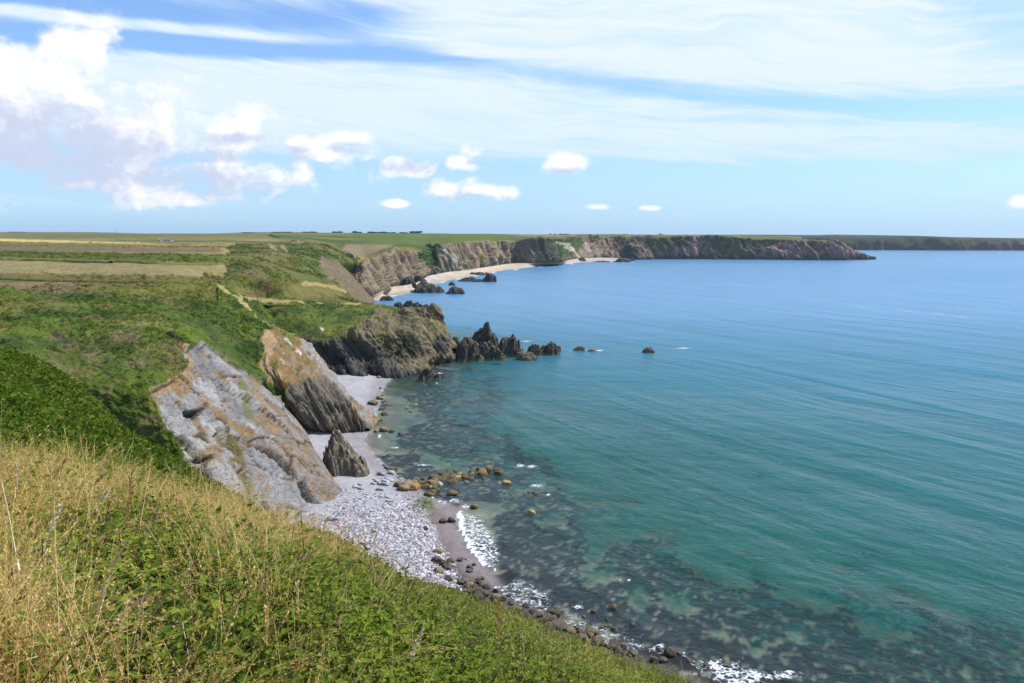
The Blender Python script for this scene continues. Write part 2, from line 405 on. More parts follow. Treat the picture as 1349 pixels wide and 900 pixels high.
rk = np.maximum(rk, line(pxs, pys, [(218, 436), (232, 449), (246, 470)], 2.6))
# slab coordinates: u along the strike, v down the dip
A0 = np.array(P(199, 510, z=25)); A1 = np.array(P(264, 442, z=27)); A2 = np.array(P(398, 691, z=2))
uu = (A1 - A0) / np.linalg.norm(A1 - A0); vv = (A2 - A0); vv = vv - uu * vv.dot(uu); vv = vv / np.linalg.norm(vv)
q = V - A0; su = q @ uu + (fbm(V, .15, 3, .5, 71) - .5) * 7; sv = q @ vv + (fbm(V, .15, 3, .5, 72) - .5) * 7
e1, id1 = cells(su / 6.0 + sv / 40, sv / 10.0, 3); e2, id2 = cells(su / 2.2, sv / 4.5 + su / 9, 4)
crack = 1 - sstep(e1, 0.0, .07); crack2 = 1 - sstep(e2, 0, .10)
plate = (id1 - .5) * 1.5 + (id2 - .5) * .30 - crack * .55 - crack2 * .12
wob = (fbm(V, .12, 3, .5, 75) - .5) * 1.1; fr_ = (su / 8.5 + sv * .012 + wob + .3) % 1.0; fr2 = (su / 3.1 + sv * .03 + wob * 2) % 1.0
saw = (fr_ - .5) * 2.0 ; sawl = np.clip((1 - sstep(fr_, 0, .07)) + sstep(fr_, .96, 1.0), 0, 1) * sstep(fbm(V, .2, 3, .5, 76), .35, .5)
plate = plate * .8 + saw * .75 + (fbm(V, .8, 5, .55, 8) - .5) * .45
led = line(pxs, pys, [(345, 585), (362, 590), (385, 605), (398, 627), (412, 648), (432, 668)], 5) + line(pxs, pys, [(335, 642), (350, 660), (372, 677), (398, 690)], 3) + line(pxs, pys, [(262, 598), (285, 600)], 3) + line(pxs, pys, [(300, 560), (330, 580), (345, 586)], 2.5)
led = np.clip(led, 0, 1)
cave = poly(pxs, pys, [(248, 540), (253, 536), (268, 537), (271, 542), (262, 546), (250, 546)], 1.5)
grass_h = (fbm(V, .09, 4, .5, 12) - .5) * 3.0 + (fbm(V, .5, 4, .6, 13) - .5) * 1.5 + (fbm(V, 1.6, 2, .5, 14) - .5) * .5
cf = np.linspace(0, 1, V.shape[1])[None, :]; colx = np.interp(cf, [0, .02, 1], [1, 1, 1])
cw = 1 - sstep(px - np.interp(py, [440, 491, 544, 592, 646], [264, 329, 386, 420, 455]), -14, -2) * .85
disp = grass_h * (1 - rk) + rk * (plate * cw - 1.1 - led * 1.6 - cave * 2.6)
fade = sstep(V[..., 2], 0.2, 2.5)
V = V + n * (disp * (0.25 + .75 * fade))[..., None]
c = lerp(GREEN, DEEP, sstep(fbm(V, .12, 4, .6, 15), .40, .62) * .8)
c = lerp(c, GREEN2, sstep(fbm(V, .3, 4, .6, 16), .5, .68) * .55)
c = lerp(c, OLIVE, sstep(fbm(V, .07, 4, .6, 17), .52, .70) * .6)
c = lerp(c, HEATH, sstep(fbm(V, .22, 4, .6, 19), .60, .72) * .55)
c = lerp(c, (0.16, 0.145, 0.03), poly(px, py, [(150, 372), (262, 372), (296, 384), (275, 400), (225, 398), (180, 394), (130, 385)], 8) * .65)
c = lerp(c, DEEP * 1.1, poly(px, py, [(250, 390), (330, 410), (350, 440), (345, 500), (320, 490), (290, 450), (262, 430)], 9) * .55)
c = lerp(c, (0.10, .15, .015), poly(px, py, [(222, 430), (262, 425), (275, 452), (262, 462), (242, 458)], 6) * .7)
for bx, by, s in [(75, 440, 7), (165, 445, 14), (68, 488, 16), (185, 480, 11), (120, 470, 10), (195, 552, 9), (155, 560, 10), (90, 455, 7)]:
    c = lerp(c, HEATH * 1.15, np.exp(-(((px - bx) / s / 1.5) ** 2 + ((py - by) / s * 1.4) ** 2)) * .75)
c = lerp(c, DARK * .7, line(pxs, pys, [(72, 436), (92, 448)], 3) * .9); c = lerp(c, DARK * .7, line(pxs, pys, [(122, 482), (168, 500)], 2.5) * .5)
# the rock itself
sc = lerp(SLATE * .62, SLATE * 1.22, sstep(id1 * .6 + fbm(V, .16, 4, .6, 20) * .4, .2, .75)); sc = lerp(sc, np.array((.27, .235, .205)), (id2 > .6) * .45)
sc = lerp(sc, PALE, sstep(fbm(V, .14, 3, .5, 21), .52, .66) * .6)
sc = lerp(sc, np.array((.25, .205, .165)), poly(px, py, [(362, 540), (400, 555), (460, 640), (450, 668), (425, 655), (402, 630), (380, 596), (350, 572)], 8) * .85)
sc = lerp(sc, RUST, sstep(fbm(V, .30, 4, .6, 22), .56, .68) * .75)
sc = lerp(sc, PALE * 1.1, line(pxs, pys, [(325, 640), (345, 668), (372, 688)], 7) * .9); sc = lerp(sc, PALE * 1.05, line(pxs, pys, [(335, 555), (358, 572)], 8) * .8)
sc = lerp(sc, (0.13, .115, .03), line(px, py, [(290, 555), (306, 578), (322, 612), (330, 630)], 15) * sstep(fbm(V, .5, 4, .6, 23), .38, .55) * .95)
sc = lerp(sc, (0.15, .125, .035), line(px, py, [(330, 575), (370, 600), (384, 620)], 7) * .7)
sc = lerp(sc, RUST, line(px, py, [(272, 530), (310, 552), (338, 566)], 6) * .85); sc = lerp(sc, RUST * 1.1, line(px, py, [(335, 500), (352, 520), (350, 545), (370, 560)], 9) * .6)
sc = lerp(sc, SOIL, line(px, py, [(199, 513), (212, 512), (236, 500), (248, 492), (252, 475)], 6) * .9); sc = lerp(sc, RUST * 1.1, poly(px, py, [(232, 500), (250, 492), (256, 512), (244, 522), (236, 512)], 3) * .8)
sc = lerp(sc, RUST, line(px, py, [(203, 530), (216, 548), (230, 566)], 6) * .7)
sc = lerp(sc, GREEN2, line(px, py, [(322, 500), (329, 520), (334, 540)], 6) * .7)
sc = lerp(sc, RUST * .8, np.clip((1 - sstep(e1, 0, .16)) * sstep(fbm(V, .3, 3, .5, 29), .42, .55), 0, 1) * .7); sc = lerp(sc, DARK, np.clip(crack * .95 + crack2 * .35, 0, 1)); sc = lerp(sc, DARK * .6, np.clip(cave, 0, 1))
sc = lerp(sc, DARK * .7, np.clip(led + sawl * .8, 0, 1) * .85)  # dark lines at ledges and steps: shadow edges painted into the colour
c = lerp(c, sc, rk)
lip = line(pxs, pys, [(199, 511), (212, 508), (236, 496), (247, 488), (251, 474), (246, 462), (232, 448), (219, 436)], 2.2)
c = lerp(c, SOIL * 1.15, lip * .9); c = lerp(c, DARK * .5, line(pxs, pys, [(220, 436), (232, 444), (243, 455)], 3.0) * .95)
SLAB_C = c
me = grid_mesh("slab_cliff", V, M_GROUND, {'rock': rk, 'slab': rk}, c)
obj("slab_cliff", me, kind='structure'); SLAB_V, SLAB_N, SLAB_RK = V, n, rk

# ---- second spur: rust brown face over dark ribbed rock
C = [  # rows from behind the crest to the foot facing the camera
    [(x, y + 22, -2) for x, y, z in T((300, 376, 33), (350, 424, 25.5), (398, 446, 20.5), (426, 478, 15), (451, 510, 9.5), (486, 565, 1))],
    [(x + .5, y + 9, max(z * .45, -1)) for x, y, z in T((300, 376, 33), (350, 424, 25.5), (398, 446, 20.5), (426, 478, 15), (451, 510, 9.5), (486, 565, 1))],
    [(x, y + 2.0, z - 1.0) for x, y, z in T((300, 376, 33), (350, 424, 25.5), (398, 446, 20.5), (426, 478, 15), (451, 510, 9.5), (486, 565, 1))],
    T((286, 374, 33.3), (345, 424, 25.5), (388, 447, 20.5), (423, 480, 15), (450, 512, 9.3), (484, 564, 1.0)),
    T((288, 398, 30), (343, 446, 22.8), (379, 478, 17), (412, 510, 11.5), (442, 537, 6.2), (479, 567, .4)),
    T((293, 425, 26.5), (342, 476, 18.5), (381, 515, 12), (406, 545, 6.2), (433, 560, 3), (470, 569, 0)),
    T((300, 455, 22), (350, 505, 14), (390, 549, 5), (404, 563, 2), (428, 570, .5), (462, 573, -.6)),
    T((310, 490, 16), (362, 540, 7), (396, 575, 0), (408, 582, -2), (428, 582, -2), (460, 582, -2)),
]
V = loft(C, 330, 330); n = normals(V)
px, py = warp_px(V, 11, .22, 101); pxs, pys = warp_px(V, 2, .8, 102)
darkz = poly(px, py, [(376, 505), (402, 498), (428, 500), (446, 512), (500, 575), (470, 590), (400, 590), (372, 520)], 5)
brown = poly(px, py, [(349, 438), (366, 430), (390, 428), (440, 470), (500, 545), (510, 590), (390, 590), (372, 515), (352, 495), (343, 482)], 3)
rk = np.maximum(brown, darkz)
s1 = strata(V, .85, 7, 30); s2 = strata(V, 2.2, 8, 30)
disp = rk * (darkz * ((s1 - .6) * 3.4 + (s2 - .5) * .9) + (1 - darkz) * ((s1 - .5) * 1.0 + (fbm(V, .5, 4, .55, 9) - .5) * 1.6)) + (1 - rk) * ((fbm(V, .3, 4, .55, 10) - .5) * 2.2)
V = V + n * disp[..., None]
c = lerp(GREEN, GREEN2, fbm(V, .3, 4, .6, 15)); c = lerp(c, DEEP, sstep(fbm(V, .2, 4, .6, 16), .45, .6) * .8)
bc = lerp(RUST * .85, np.array((.26, .19, .125)), sstep(fbm(V, .35, 4, .6, 24), .42, .62))
bc = lerp(bc, OLIVE, sstep(fbm(V, .5, 4, .6, 25), .58, .68) * .6)
bc = lerp(bc, SOIL * 1.05, line(px, py, [(352, 438), (360, 452), (350, 470), (352, 486), (366, 492)], 9) * .9)
bc = lerp(bc, np.array((.33, .30, .28)), line(px, py, [(400, 452), (428, 484), (455, 520), (484, 562)], 11) * .75)  # pale right edge of the crest: sunlight put into the colour
bc = lerp(bc, np.array((.7, .68, .64)), line(pxs, pys, [(376, 444), (380, 453), (386, 458), (394, 469)], 2.2) * .8 + line(pxs, pys, [(369, 475), (373, 479)], 2) * .8)
dc = lerp(np.array((.04, .037, .034)), np.array((.165, .14, .10)), sstep(s1 * .6 + s2 * .4, .45, .75)); dc = lerp(dc, DARK * .4, sstep(.56 - s1 * .7 - s2 * .3, 0.0, .16))
dc = lerp(dc, RUST * 1.3, np.exp(-(((px - 464) / 4) ** 2 + ((py - 541) / 5) ** 2)) * .9)
bc = lerp(bc, dc, darkz); bc = lerp(bc, GREEN2 * .9, sstep(fbm(V, .35, 4, .6, 95) + (478 - py) / 260.0, .58, .70) * .8)
c = lerp(c, bc, rk)
c = lerp(c, FIELD * 1.35, line(pxs, pys, [(284, 374), (300, 384), (322, 403), (350, 424), (368, 432), (385, 440)], 3.2) * .8)
SPUR_V, SPUR_C = V, c
me = grid_mesh("rust_spur", V, M_GROUND, {'rock': rk}, c)
obj("rust_spur", me, kind='structure')

# ---- third headland: dark folded rock under green turf, its lower shade put into the colour
top = T((275, 377, 33), (345, 396, 23), (400, 396, 22), (450, 399, 21), (500, 402, 20), (530, 408, 19), (555, 407, 18.6), (574, 409, 18), (583, 436, 10), (592, 458, 4))
E_ = [
    [(x + .3 * i, y + 34 - i * 1.3, -2) for i, (x, y, z) in enumerate(top)],
    [(x + .2 * i, y + 14 - i * .5, z * .5) for i, (x, y, z) in enumerate(top)],
    [(x, y + 3, z - .8) for x, y, z in top],
    top,
    T((292, 392, 30), (352, 410, 19.5), (402, 416, 18.5), (448, 420, 17.5), (490, 419, 17.6), (524, 421, 16.3), (552, 421, 15.2), (574, 424, 14), (586, 446, 7.5), (593, 462, 3.3)),
    T((310, 420, 24), (372, 438, 14), (407, 445, 12.4), (447, 446, 12.6), (484, 443, 13), (520, 443, 12), (550, 442, 11), (577, 446, 9), (588, 458, 5), (594, 467, 2)),
    T((330, 450, 17), (385, 465, 8), (412, 470, 6.5), (447, 470, 6.5), (484, 469, 6.3), (520, 469, 5.2), (552, 466, 5.2), (577, 466, 4), (588, 468, 2.5), (595, 472, 1.2)),
    T((350, 480, 8), (395, 490, 2), (420, 491, 1.8), (450, 493, 1.5), (490, 496, .6), (522, 495, .2), (552, 489, .2), (574, 480, 0), (588, 476, 0), (597, 475, -.2)),
    T((355, 500, 1), (398, 502, -2), (422, 502, -2), (452, 502, -2), (492, 505, -2), (524, 503, -2), (554, 497, -2), (576, 487, -2), (590, 482, -2), (600, 480, -2)),
]
V = loft(E_, 330, 400); n = normals(V)
px, py = warp_px(V, 5, .15, 111); pxs, pys = warp_px(V, 2, .5, 112)
rk = poly(px, py, [(390, 448), (430, 450), (455, 440), (480, 424), (500, 408), (540, 409), (575, 404), (620, 440), (620, 520), (380, 520)], 4)
s1 = strata(V, .30, 17, 36); s2 = strata(V, 1.0, 18, 36); s0 = strata(V, .11, 20, 36, 3)
low = 1 - sstep(V[..., 2], 7, 17)
disp = rk * ((s0 - .6) * 5.5 + (s1 - .55) * 3.6 + (s2 - .5) * 1.0) * sstep(px, 380, 420) * (1 - .6 * sstep(px, 570, 592)) + rk * (fbm(V, .22, 4, .6, 66, True) - .6) * 3.0 + (1 - rk) * (fbm(V, .15, 4, .55, 10) - .5) * 2.5
V = V + n * disp[..., None]
c = lerp(GREEN, GREEN2 * .9, fbm(V, .2, 4, .6, 15)); c = lerp(c, DEEP, sstep(fbm(V, .12, 4, .6, 16), .45, .6) * .8)
c = lerp(c, (0.16, .15, .04), poly(px, py, [(390, 436), (450, 428), (480, 420), (455, 450), (400, 455)], 7) * .55)
rc = lerp(np.array((.095, .078, .048)), np.array((.215, .17, .10)), sstep(s1 * .5 + fbm(V, .4, 4, .6, 26) * .5, .4, .7))
rc = lerp(rc, np.array((.13, .125, .045)), sstep(fbm(V, .25, 4, .6, 27), .48, .62) * .7)
rshade = lerp(np.array((.022, .022, .023)), np.array((.095, .088, .075)), sstep(s2 * .6 + s1 * .4, .5, .8))
rc = lerp(rc, rshade, sstep(low + (fbm(V, .12, 3, .5, 28) - .5) * 1.3 + (420 - px) / 200, .15, .45))  # lower face darkened: its shade is painted into the rock colour
rc = lerp(rc, DARK * .4, sstep(.58 - s1 * .5 - s0 * .5, 0.0, .12) * .85)
rc = lerp(rc, RUST * 1.1, line(px, py, [(562, 412), (572, 420), (570, 428)], 6) * .7)
c = lerp(c, rc, rk)
c = lerp(c, np.array((.8, .78, .7)), np.exp(-(((px - 425) / 2) ** 2 + ((py - 433) / 1.6) ** 2)))
c = lerp(c, FIELD * 1.4, line(pxs, pys, [(300, 388), (330, 394), (360, 396), (400, 398)], 2.0) * .7); c = lerp(c, FIELD * 1.3, line(pxs, pys, [(418, 398), (440, 400), (474, 400)], 2.0) * .8)
HEAD_V, HEAD_C = V, c
me = grid_mesh("dark_headland", V, M_GROUND, {'rock': rk}, c)
obj("dark_headland", me, kind='structure')

# ---- green hill behind the headland, ending in a brown cliff at the bay
Fh = [
    T((255, 372, 33), (300, 386, 29.5), (345, 400, 22.5), (400, 402, 21), (440, 403, 20), (470, 406, 18), (492, 402, -2), (498, 402, -3)),
    T((262, 368, 33.6), (300, 379, 30.5), (348, 392, 24), (400, 391, 22.5), (440, 392, 20), (468, 394, 15), (487, 396, 1), (495, 397, -2)),
    T((275, 355, 34.5), (310, 362, 33), (352, 369, 30.5), (405, 368, 27.5), (440, 372, 24), (463, 378, 18), (484, 390, 2), (493, 394, -2)),
    T((285, 342, 36), (318, 344, 35.8), (356, 347, 34.5), (405, 346, 32), (434, 352, 28), (456, 362, 21), (478, 380, 7), (492, 391, -2)),
    T((300, 330, 37.3), (335, 329, 37.7), (368, 327, 37.6), (402, 330, 36), (428, 340, 32), (450, 352, 25), (472, 372, 10), (492, 388, -2)),
    T((310, 325, 38.2), (340, 323.5, 39), (370, 321.5, 39.5), (402, 322, 39), (426, 333, 34), (448, 347, 27), (470, 368, 11), (491, 387, -2)),
]
Fh.append([(x, y + 60, z - 2) for x, y, z in Fh[-1]]); Fh.append([(x, y + 110, z - 12) for x, y, z in Fh[-1]])
V = loft(Fh, 200, 260); n = normals(V)
px, py = warp_px(V, 4, .06, 121); pxs, pys = warp_px(V, 1.5, .3, 122)
rk = poly(px, py, [(424, 342), (440, 345), (470, 372), (500, 400), (500, 420), (478, 398), (458, 380), (436, 362)], 5)
s1 = strata(V, .2, 27, 36)
V = V + n * (rk * (s1 - .55) * 5 + (1 - rk) * (fbm(V, .05, 4, .55, 10) - .5) * 4.0)[..., None]
c = lerp(OLIVE * .95, GREEN2 * .9, sstep(fbm(V, .05, 5, .65, 15), .42, .56)); c = lerp(c, GREEN, poly(px, py, [(377, 325), (405, 322), (432, 340), (428, 355), (415, 356), (395, 345)], 5) * .9)
c = lerp(c, DEEP * 1.3, sstep(fbm(V, .07, 5, .65, 16), .50, .58) * .75)
c = lerp(c, HEATH * 1.2, sstep(fbm(V, .09, 4, .6, 18), .58, .70) * .6)
c = lerp(c, DRY * .75, poly(px, py, [(300, 375), (345, 380), (350, 395), (310, 390)], 5) * .5); c = lerp(c, DRY * .6, poly(px, py, [(360, 378), (400, 374), (445, 385), (450, 395), (380, 392)], 5) * .5)
c = lerp(c, DRY, line(pxs, pys, [(400, 374), (432, 378), (455, 384)], 3.5) * .85)
c = lerp(c, FIELD * 1.4, line(pxs, pys, [(300, 388), (330, 394), (360, 396), (400, 398)], 3.5) * .8)
c = lerp(c, TAN * .75, rk); c = lerp(c, TAN * .8, line(px, py, [(424, 344), (436, 366)], 6) * .8)
c = lerp(c, TAN * 1.2, line(pxs, pys, [(355, 323), (364, 330)], 3) * .8 + line(pxs, pys, [(372, 325), (378, 330)], 2.5) * .8)
HILL_V, HILL_C = V, c
me = grid_mesh("green_hill", V, M_FAR, {'rock': rk}, c)
obj("green_hill", me, kind='structure')

# ---- inland plateau of fields
cols = [-900, -450, -150, 0, 100, 200, 290, 350, 400, 450, 520]
G = []
for py_, d in [(400, 200), (379, 208), (366, 222), (350, 250), (336, 330), (326, 430), (318, 620), (312, 1000), (308.6, 1600), (307.0, 2600), (306.6, 3600)]:
    r_ = []
    for x in cols:
        off = 0.8 if (x >= 350 and d > 300) else 0
        if d > 2000: off = (-0.9 if x < 150 else 1.0 if x < 300 else -.8)
        q = P(x, py_ + off, d=d)
        drop = (30 if x >= 350 else 5 if x >= 290 and d < 300 else 0) if d < 560 else 0
        if d < 215 and x > 210: drop += 3
        r_.append((q[0], q[1], q[2] - drop))
    G.append(r_)
G.append([(x, y + 800, z - 60) for x, y, z in G[-1]])
V = loft(G, 300, 360); n = normals(V)
dist = V[..., 1]
V[..., 2] += (fbm(V, .06, 4, .55, 10) - .5) * np.clip(dist / 200, 0, 1.2) * 1.2 * np.clip(1.6 - dist / 1500, .2, 1)
px, py = proj(V); wx = (fbm(V, .03, 4, .5, 131) - .5); py = py + wx * 3.0 * np.clip(240 / dist, .15, 1.5); px = px + wx * 8
def band(y0l, y0r, y1l, y1r, x0=-2000, x1=2000, soft=.8, xs=6):
    t = np.clip(px / 350, -1.5, 2); a = y0l + (y0r - y0l) * t; b = y1l + (y1r - y1l) * t
    return sstep(py, a - soft, a + soft) * (1 - sstep(py, b - soft, b + soft)) * sstep(px, x0 - xs, x0 + xs) * (1 - sstep(px, x1 - xs, x1 + xs))
c = lerp(OLIVE, FIELD, sstep(fbm(V, .02, 4, .6, 15), .4, .6))
c = lerp(c, OLIVE * .9, band(304, 304, 315, 315)); c = lerp(c, HEATH * 1.3, band(305, 306, 309.5, 309.5, soft=.4) * .6); c = lerp(c, OLIVE * 1.25, band(309.5, 310, 313.6, 314.5, soft=.4) * .7)
c = lerp(c, DEEP * 1.3, sstep(fbm(np.stack([V[..., 0] * .004, V[..., 1] * .02, V[..., 0] * 0], -1), 1, 4, .6, 40), .55, .62) * (dist > 600) * .6)
c = lerp(c, DRY * 1.5, band(314.2, 326, 318.2, 326.5, -400, 226, .5)); c = lerp(c, DRY * 1.1, band(321, 322, 322.5, 323.5, 250, 285, .4)); c = lerp(c, DRY * .9, band(324.5, 333, 326, 335, 140, 345, .5))
c = lerp(c, OLIVE * 1.0, band(318.5, 324, 325, 327, -900, 400, .7) * .8)
c = lerp(c, HEATH * 1.15, band(325.0, 328, 331, 333, -900, 290, 1.0) * .95)
c = lerp(c, GREEN2 * .9, band(331, 336, 340.5, 350, -900, 360, 1.2))
c = lerp(c, FIELD * 1.05, band(340.5, 350, 360, 370, -900, 352, 1.2))
c = lerp(c, OLIVE * .9, band(360, 366, 400, 400, -900, 400, 1.5) * .9)
c = lerp(c, HEATH * 1.4, sstep(fbm(V, .18, 4, .6, 18), .48, .60) * (py > 360) * (px < 110) * .7)
c = lerp(c, DRY * .8, band(374, 362, 378, 365, -100, 130, 1.5) * .6)
c = lerp(c, GREEN, poly(px, py, [(355, 313), (520, 308), (520, 322), (440, 322), (400, 318)], 1.5) * .7)
c = lerp(c, HEATH * 1.6, poly(px, py, [(410, 323), (470, 320), (520, 322), (520, 345), (450, 345)], 2) * .6)
c = c * (1 + .35 * (fbm(V, .25, 3, .6, 44)[..., None] - .5))
PLAT_V, PLAT_C = V, c
me = grid_mesh("field_plateau", V, M_FAR, {'rock': np.zeros(V.shape[:2])}, c, keep=(px < 352) | ((V[..., 1] > 540) & (px < 400)))
obj("field_plateau", me, kind='structure')

# ---- cliffs round the bay: (px, foot py, foot z, top py, top depth, plateau skyline py)
BAY = [(370, 330, 32, 321, 640, 306.6), (402, 336, 30, 324, 640, 306.6), (432, 350, 24, 333, 625, 306.6), (455, 368, 14, 341, 600, 306.8), (476, 392, 2, 345, 585, 307), (492, 391, 1.5, 338, 612, 307), (515, 380, 1.5, 331, 690, 307), (536, 376, 1.5, 329, 725, 307), (550, 371, 1.5, 332, 755, 307), (565, 360, 2.5, 325, 905, 307.5),
       (583, 359, 2.5, 322, 900, 307.5), (600, 358.5, 2, 318.5, 925, 308), (618, 356, 2, 318, 960, 308), (636, 353.5, 2, 318, 1005, 308), (655, 350, 2, 317.5, 1070, 308.3), (680, 347.5, 2, 316.6, 1130, 308.6),
       (700, 348, 2, 314.5, 1110, 308.8), (718, 348, 1.5, 313.8, 1120, 308.8), (735, 347, 1, 313.5, 1170, 308.8), (748, 344, 2, 312, 1300, 308.6), (775, 340.5, 3, 311.5, 1420, 308.8), (805, 340, 3, 310.8, 1430, 308.8),
       (822, 341, 1, 311, 1380, 309), (843, 341.5, 1, 310.8, 1380, 309.3), (880, 341.5, 0, 311, 1380, 309.6), (920, 341.5, 0, 311.6, 1380, 309.8), (960, 342, 0, 312.3, 1370, 310), (995, 342, 0, 313.0, 1365, 310.5),
       (1044, 342.5, 0, 316, 1350, 311.4), (1075, 343, 0, 316.3, 1340, 315.6), (1101, 343, 0, 317.5, 1335, 316.9), (1118, 342.5, 0, 326.5, 1335, 326), (1138, 342, 0, 335, 1340, 334.5), (1153, 341.2, 0, 340, 1345, 339.8)]
H_ = [[] for _ in range(8)]
for (x, fy, fz, ty, td, sk) in BAY:
    f = np.array(P(x, fy, z=fz)); t = np.array(P(x, ty, d=td))
    H_[0].append((f[0], f[1] - 6, -5)); H_[1].append(tuple(f))
    H_[2].append(tuple(f * .6 + t * .4 + np.array([0, -4, 0]))); H_[3].append(tuple(f * .25 + t * .75 + np.array([0, -2, 1.0]))); H_[4].append(tuple(t))
    if x < 1060:
        H_[5].append(P(x, ty * .55 + sk * .45, d=td + 220)); H_[6].append(P(x, sk, d=td + 1100)); q = P(x, sk, d=td + 1150); H_[7].append((q[0], q[1] + 400, -10))
    else:
        e = (1153 - x) / 90; H_[5].append((t[0], t[1] + 30 * e + 3, t[2])); H_[6].append((t[0], t[1] + 120 * e + 6, t[2] * .8)); H_[7].append((t[0], t[1] + 170 * e + 12, -6))
V = loft(H_, 260, 860); n = normals(V)
px, py = proj(V); wx = fbm(V, .03, 4, .6, 141) - .5; px2 = px + wx * 5; py2 = py + wx * 3
rowf = np.linspace(0, 1, V.shape[0])[:, None] * np.ones(V.shape[1])
topy = np.interp(px, [b[0] for b in BAY], [b[3] for b in BAY])
cliff = (V[..., 2] > -1) * sstep(py - topy + wx * 6, -.5, 2.5)
g1 = fbm(np.stack([V[..., 0] * .045 + V[..., 2] * .02, V[..., 1] * .045, V[..., 2] * .012], -1), 1, 4, .55, 5, True)
g2 = fbm(np.stack([V[..., 0] * .16 + V[..., 2] * .07, V[..., 1] * .16, V[..., 2] * .04], -1), 1, 4, .55, 6, True)
V = V + n * (cliff * ((g1 - .62) * 20 + (g2 - .55) * 6))[..., None]
V[..., 2] += (1 - cliff) * (fbm(V, .01, 3, .5, 7) - .5) * 1.5
c = lerp(GREEN * .9, OLIVE, sstep(fbm(V, .008, 4, .5, 15), .42, .6)); c = lerp(c, GREEN * 1.3, poly(px2, py2, [(450, 309), (640, 309), (700, 312), (640, 319), (560, 324), (480, 322)], 1.0) * .8)
c = lerp(c, HEATH * 1.8, poly(px2, py, [(455, 322), (520, 322), (500, 330), (460, 350), (440, 345)], 2) * .8); c = lerp(c, DRY * .9, poly(px2, py, [(455, 343), (482, 336), (484, 342), (455, 350)], 2) * .8)
c = lerp(c, np.array((.27, .185, .13)), poly(px2, py, [(660, 308), (760, 308), (760, 311.5), (700, 312.5)], .8) * .8)
tan = lerp(TAN * .95, np.array((.24, .175, .12)), sstep(px, 600, 760)); tan = lerp(tan, PINK * 1.15, sstep(px, 800, 980))
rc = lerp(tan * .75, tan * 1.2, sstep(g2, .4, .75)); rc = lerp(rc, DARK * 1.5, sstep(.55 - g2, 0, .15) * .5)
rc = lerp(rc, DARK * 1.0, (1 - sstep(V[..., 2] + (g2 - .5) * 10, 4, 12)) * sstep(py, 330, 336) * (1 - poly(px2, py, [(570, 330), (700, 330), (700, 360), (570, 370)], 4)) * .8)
gr = sstep(fbm(V, .02, 4, .6, 33), .46, .6)
rc = lerp(rc, np.array((.075, .095, .035)), gr * sstep(px, 560, 640) * .55)
rc = lerp(rc, DEEP * 1.3, poly(px2, py2, [(546, 330), (560, 323), (575, 326), (580, 334), (576, 352), (562, 356), (556, 350)], 2) * .95)
rc = lerp(rc, np.array((.45, .42, .35)), line(px, py, [(584, 334), (594, 345), (604, 356)], 3) * .8 + line(px, py, [(592, 336), (612, 356)], 1.6) * .6)
rc = lerp(rc, np.array((.50, .34, .10)), poly(px2, py, [(626, 330), (631, 330), (634, 349), (628, 349)], 1.2) * .9)
rc = lerp(rc, DARK * 1.1, poly(px2, py, [(706, 316), (716, 317), (738, 346), (720, 347)], 2) * .75)  # cliff face turned from the sun, its shade painted dark
rc = lerp(rc, DEEP * 1.6, poly(px2, py, [(720, 314), (752, 311), (762, 316), (770, 322), (752, 336), (742, 340), (730, 330)], 2) * .85)
rc = lerp(rc, np.array((.60, .54, .42)), line(px2, py, [(744, 326), (754, 333), (766, 342)], 4) * .9 + line(px2, py, [(730, 319), (746, 323)], 2) * .7 + line(px2, py, [(768, 325), (776, 335)], 4) * .6)
rc = lerp(rc, np.array((.45, .33, .24)), poly(px2, py, [(762, 330), (790, 333), (792, 341), (764, 341)], 3) * .7)
rc = lerp(rc, DARK * 1.0, poly(px2, py, [(822, 326), (832, 327), (845, 342), (824, 340)], 1.2) * .9)
rc = lerp(rc, DEEP * 1.2 + .008, poly(px2, py2, [(850, 310), (910, 310), (905, 322), (880, 334), (850, 326)], 3) * .8); rc = lerp(rc, DEEP * 1.2 + .005, poly(px2, py2, [(925, 311), (1045, 313), (1010, 326), (990, 343), (950, 335), (935, 322)], 3) * .8)
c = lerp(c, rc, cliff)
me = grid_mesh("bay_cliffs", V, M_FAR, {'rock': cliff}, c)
obj("bay_cliffs", me, kind='structure')

# ---- the farthest land along the horizon
FAR = [(900, 330, 312), (1000, 330, 311), (1032, 330, 311), (1090, 329.6, 311), (1166, 329.6, 311.6), (1207, 329.8, 310.9), (1260, 330, 312.6), (1349, 330, 314.3), (1430, 330, 316), (1520, 330.4, 320), (1600, 331, 328), (1650, 332, 333)]
K = [[] for _ in range(6)]
for x, fy, ty in FAR:
    f = np.array(P(x, fy, z=0)); t = np.array(P(x, ty, d=f[1] + 25))
    K[0].append((f[0], f[1], -8)); K[1].append(tuple(f)); K[2].append(tuple(f * .5 + t * .5 + np.array([0, -6, 1]))); K[3].append(tuple(t)); K[4].append((t[0], t[1] + 500, t[2] + 1)); K[5].append((t[0], t[1] + 900, -8))
V = loft(K, 90, 420); n = normals(V); px, py = proj(V)
g1 = fbm(np.stack([V[..., 0] * .03, V[..., 1] * .03, V[..., 2] * .01], -1), 1, 4, .55, 55, True); rk = sstep(py, 317, 323) * (V[..., 2] < 30)
V = V + n * (sstep(py, 314, 318) * (g1 - .6) * 22)[..., None]
c = lerp(np.array((.045, .06, .035)), np.array((.075, .085, .04)), fbm(V, .01, 4, .5, 3)); c = lerp(c, PINK * .55, rk * sstep(fbm(V, .02, 4, .6, 4), .42, .58) * .9)
me = grid_mesh("far_peninsula", V, M_FAR, {'rock': rk}, c)
obj("far_peninsula", me, kind='structure')

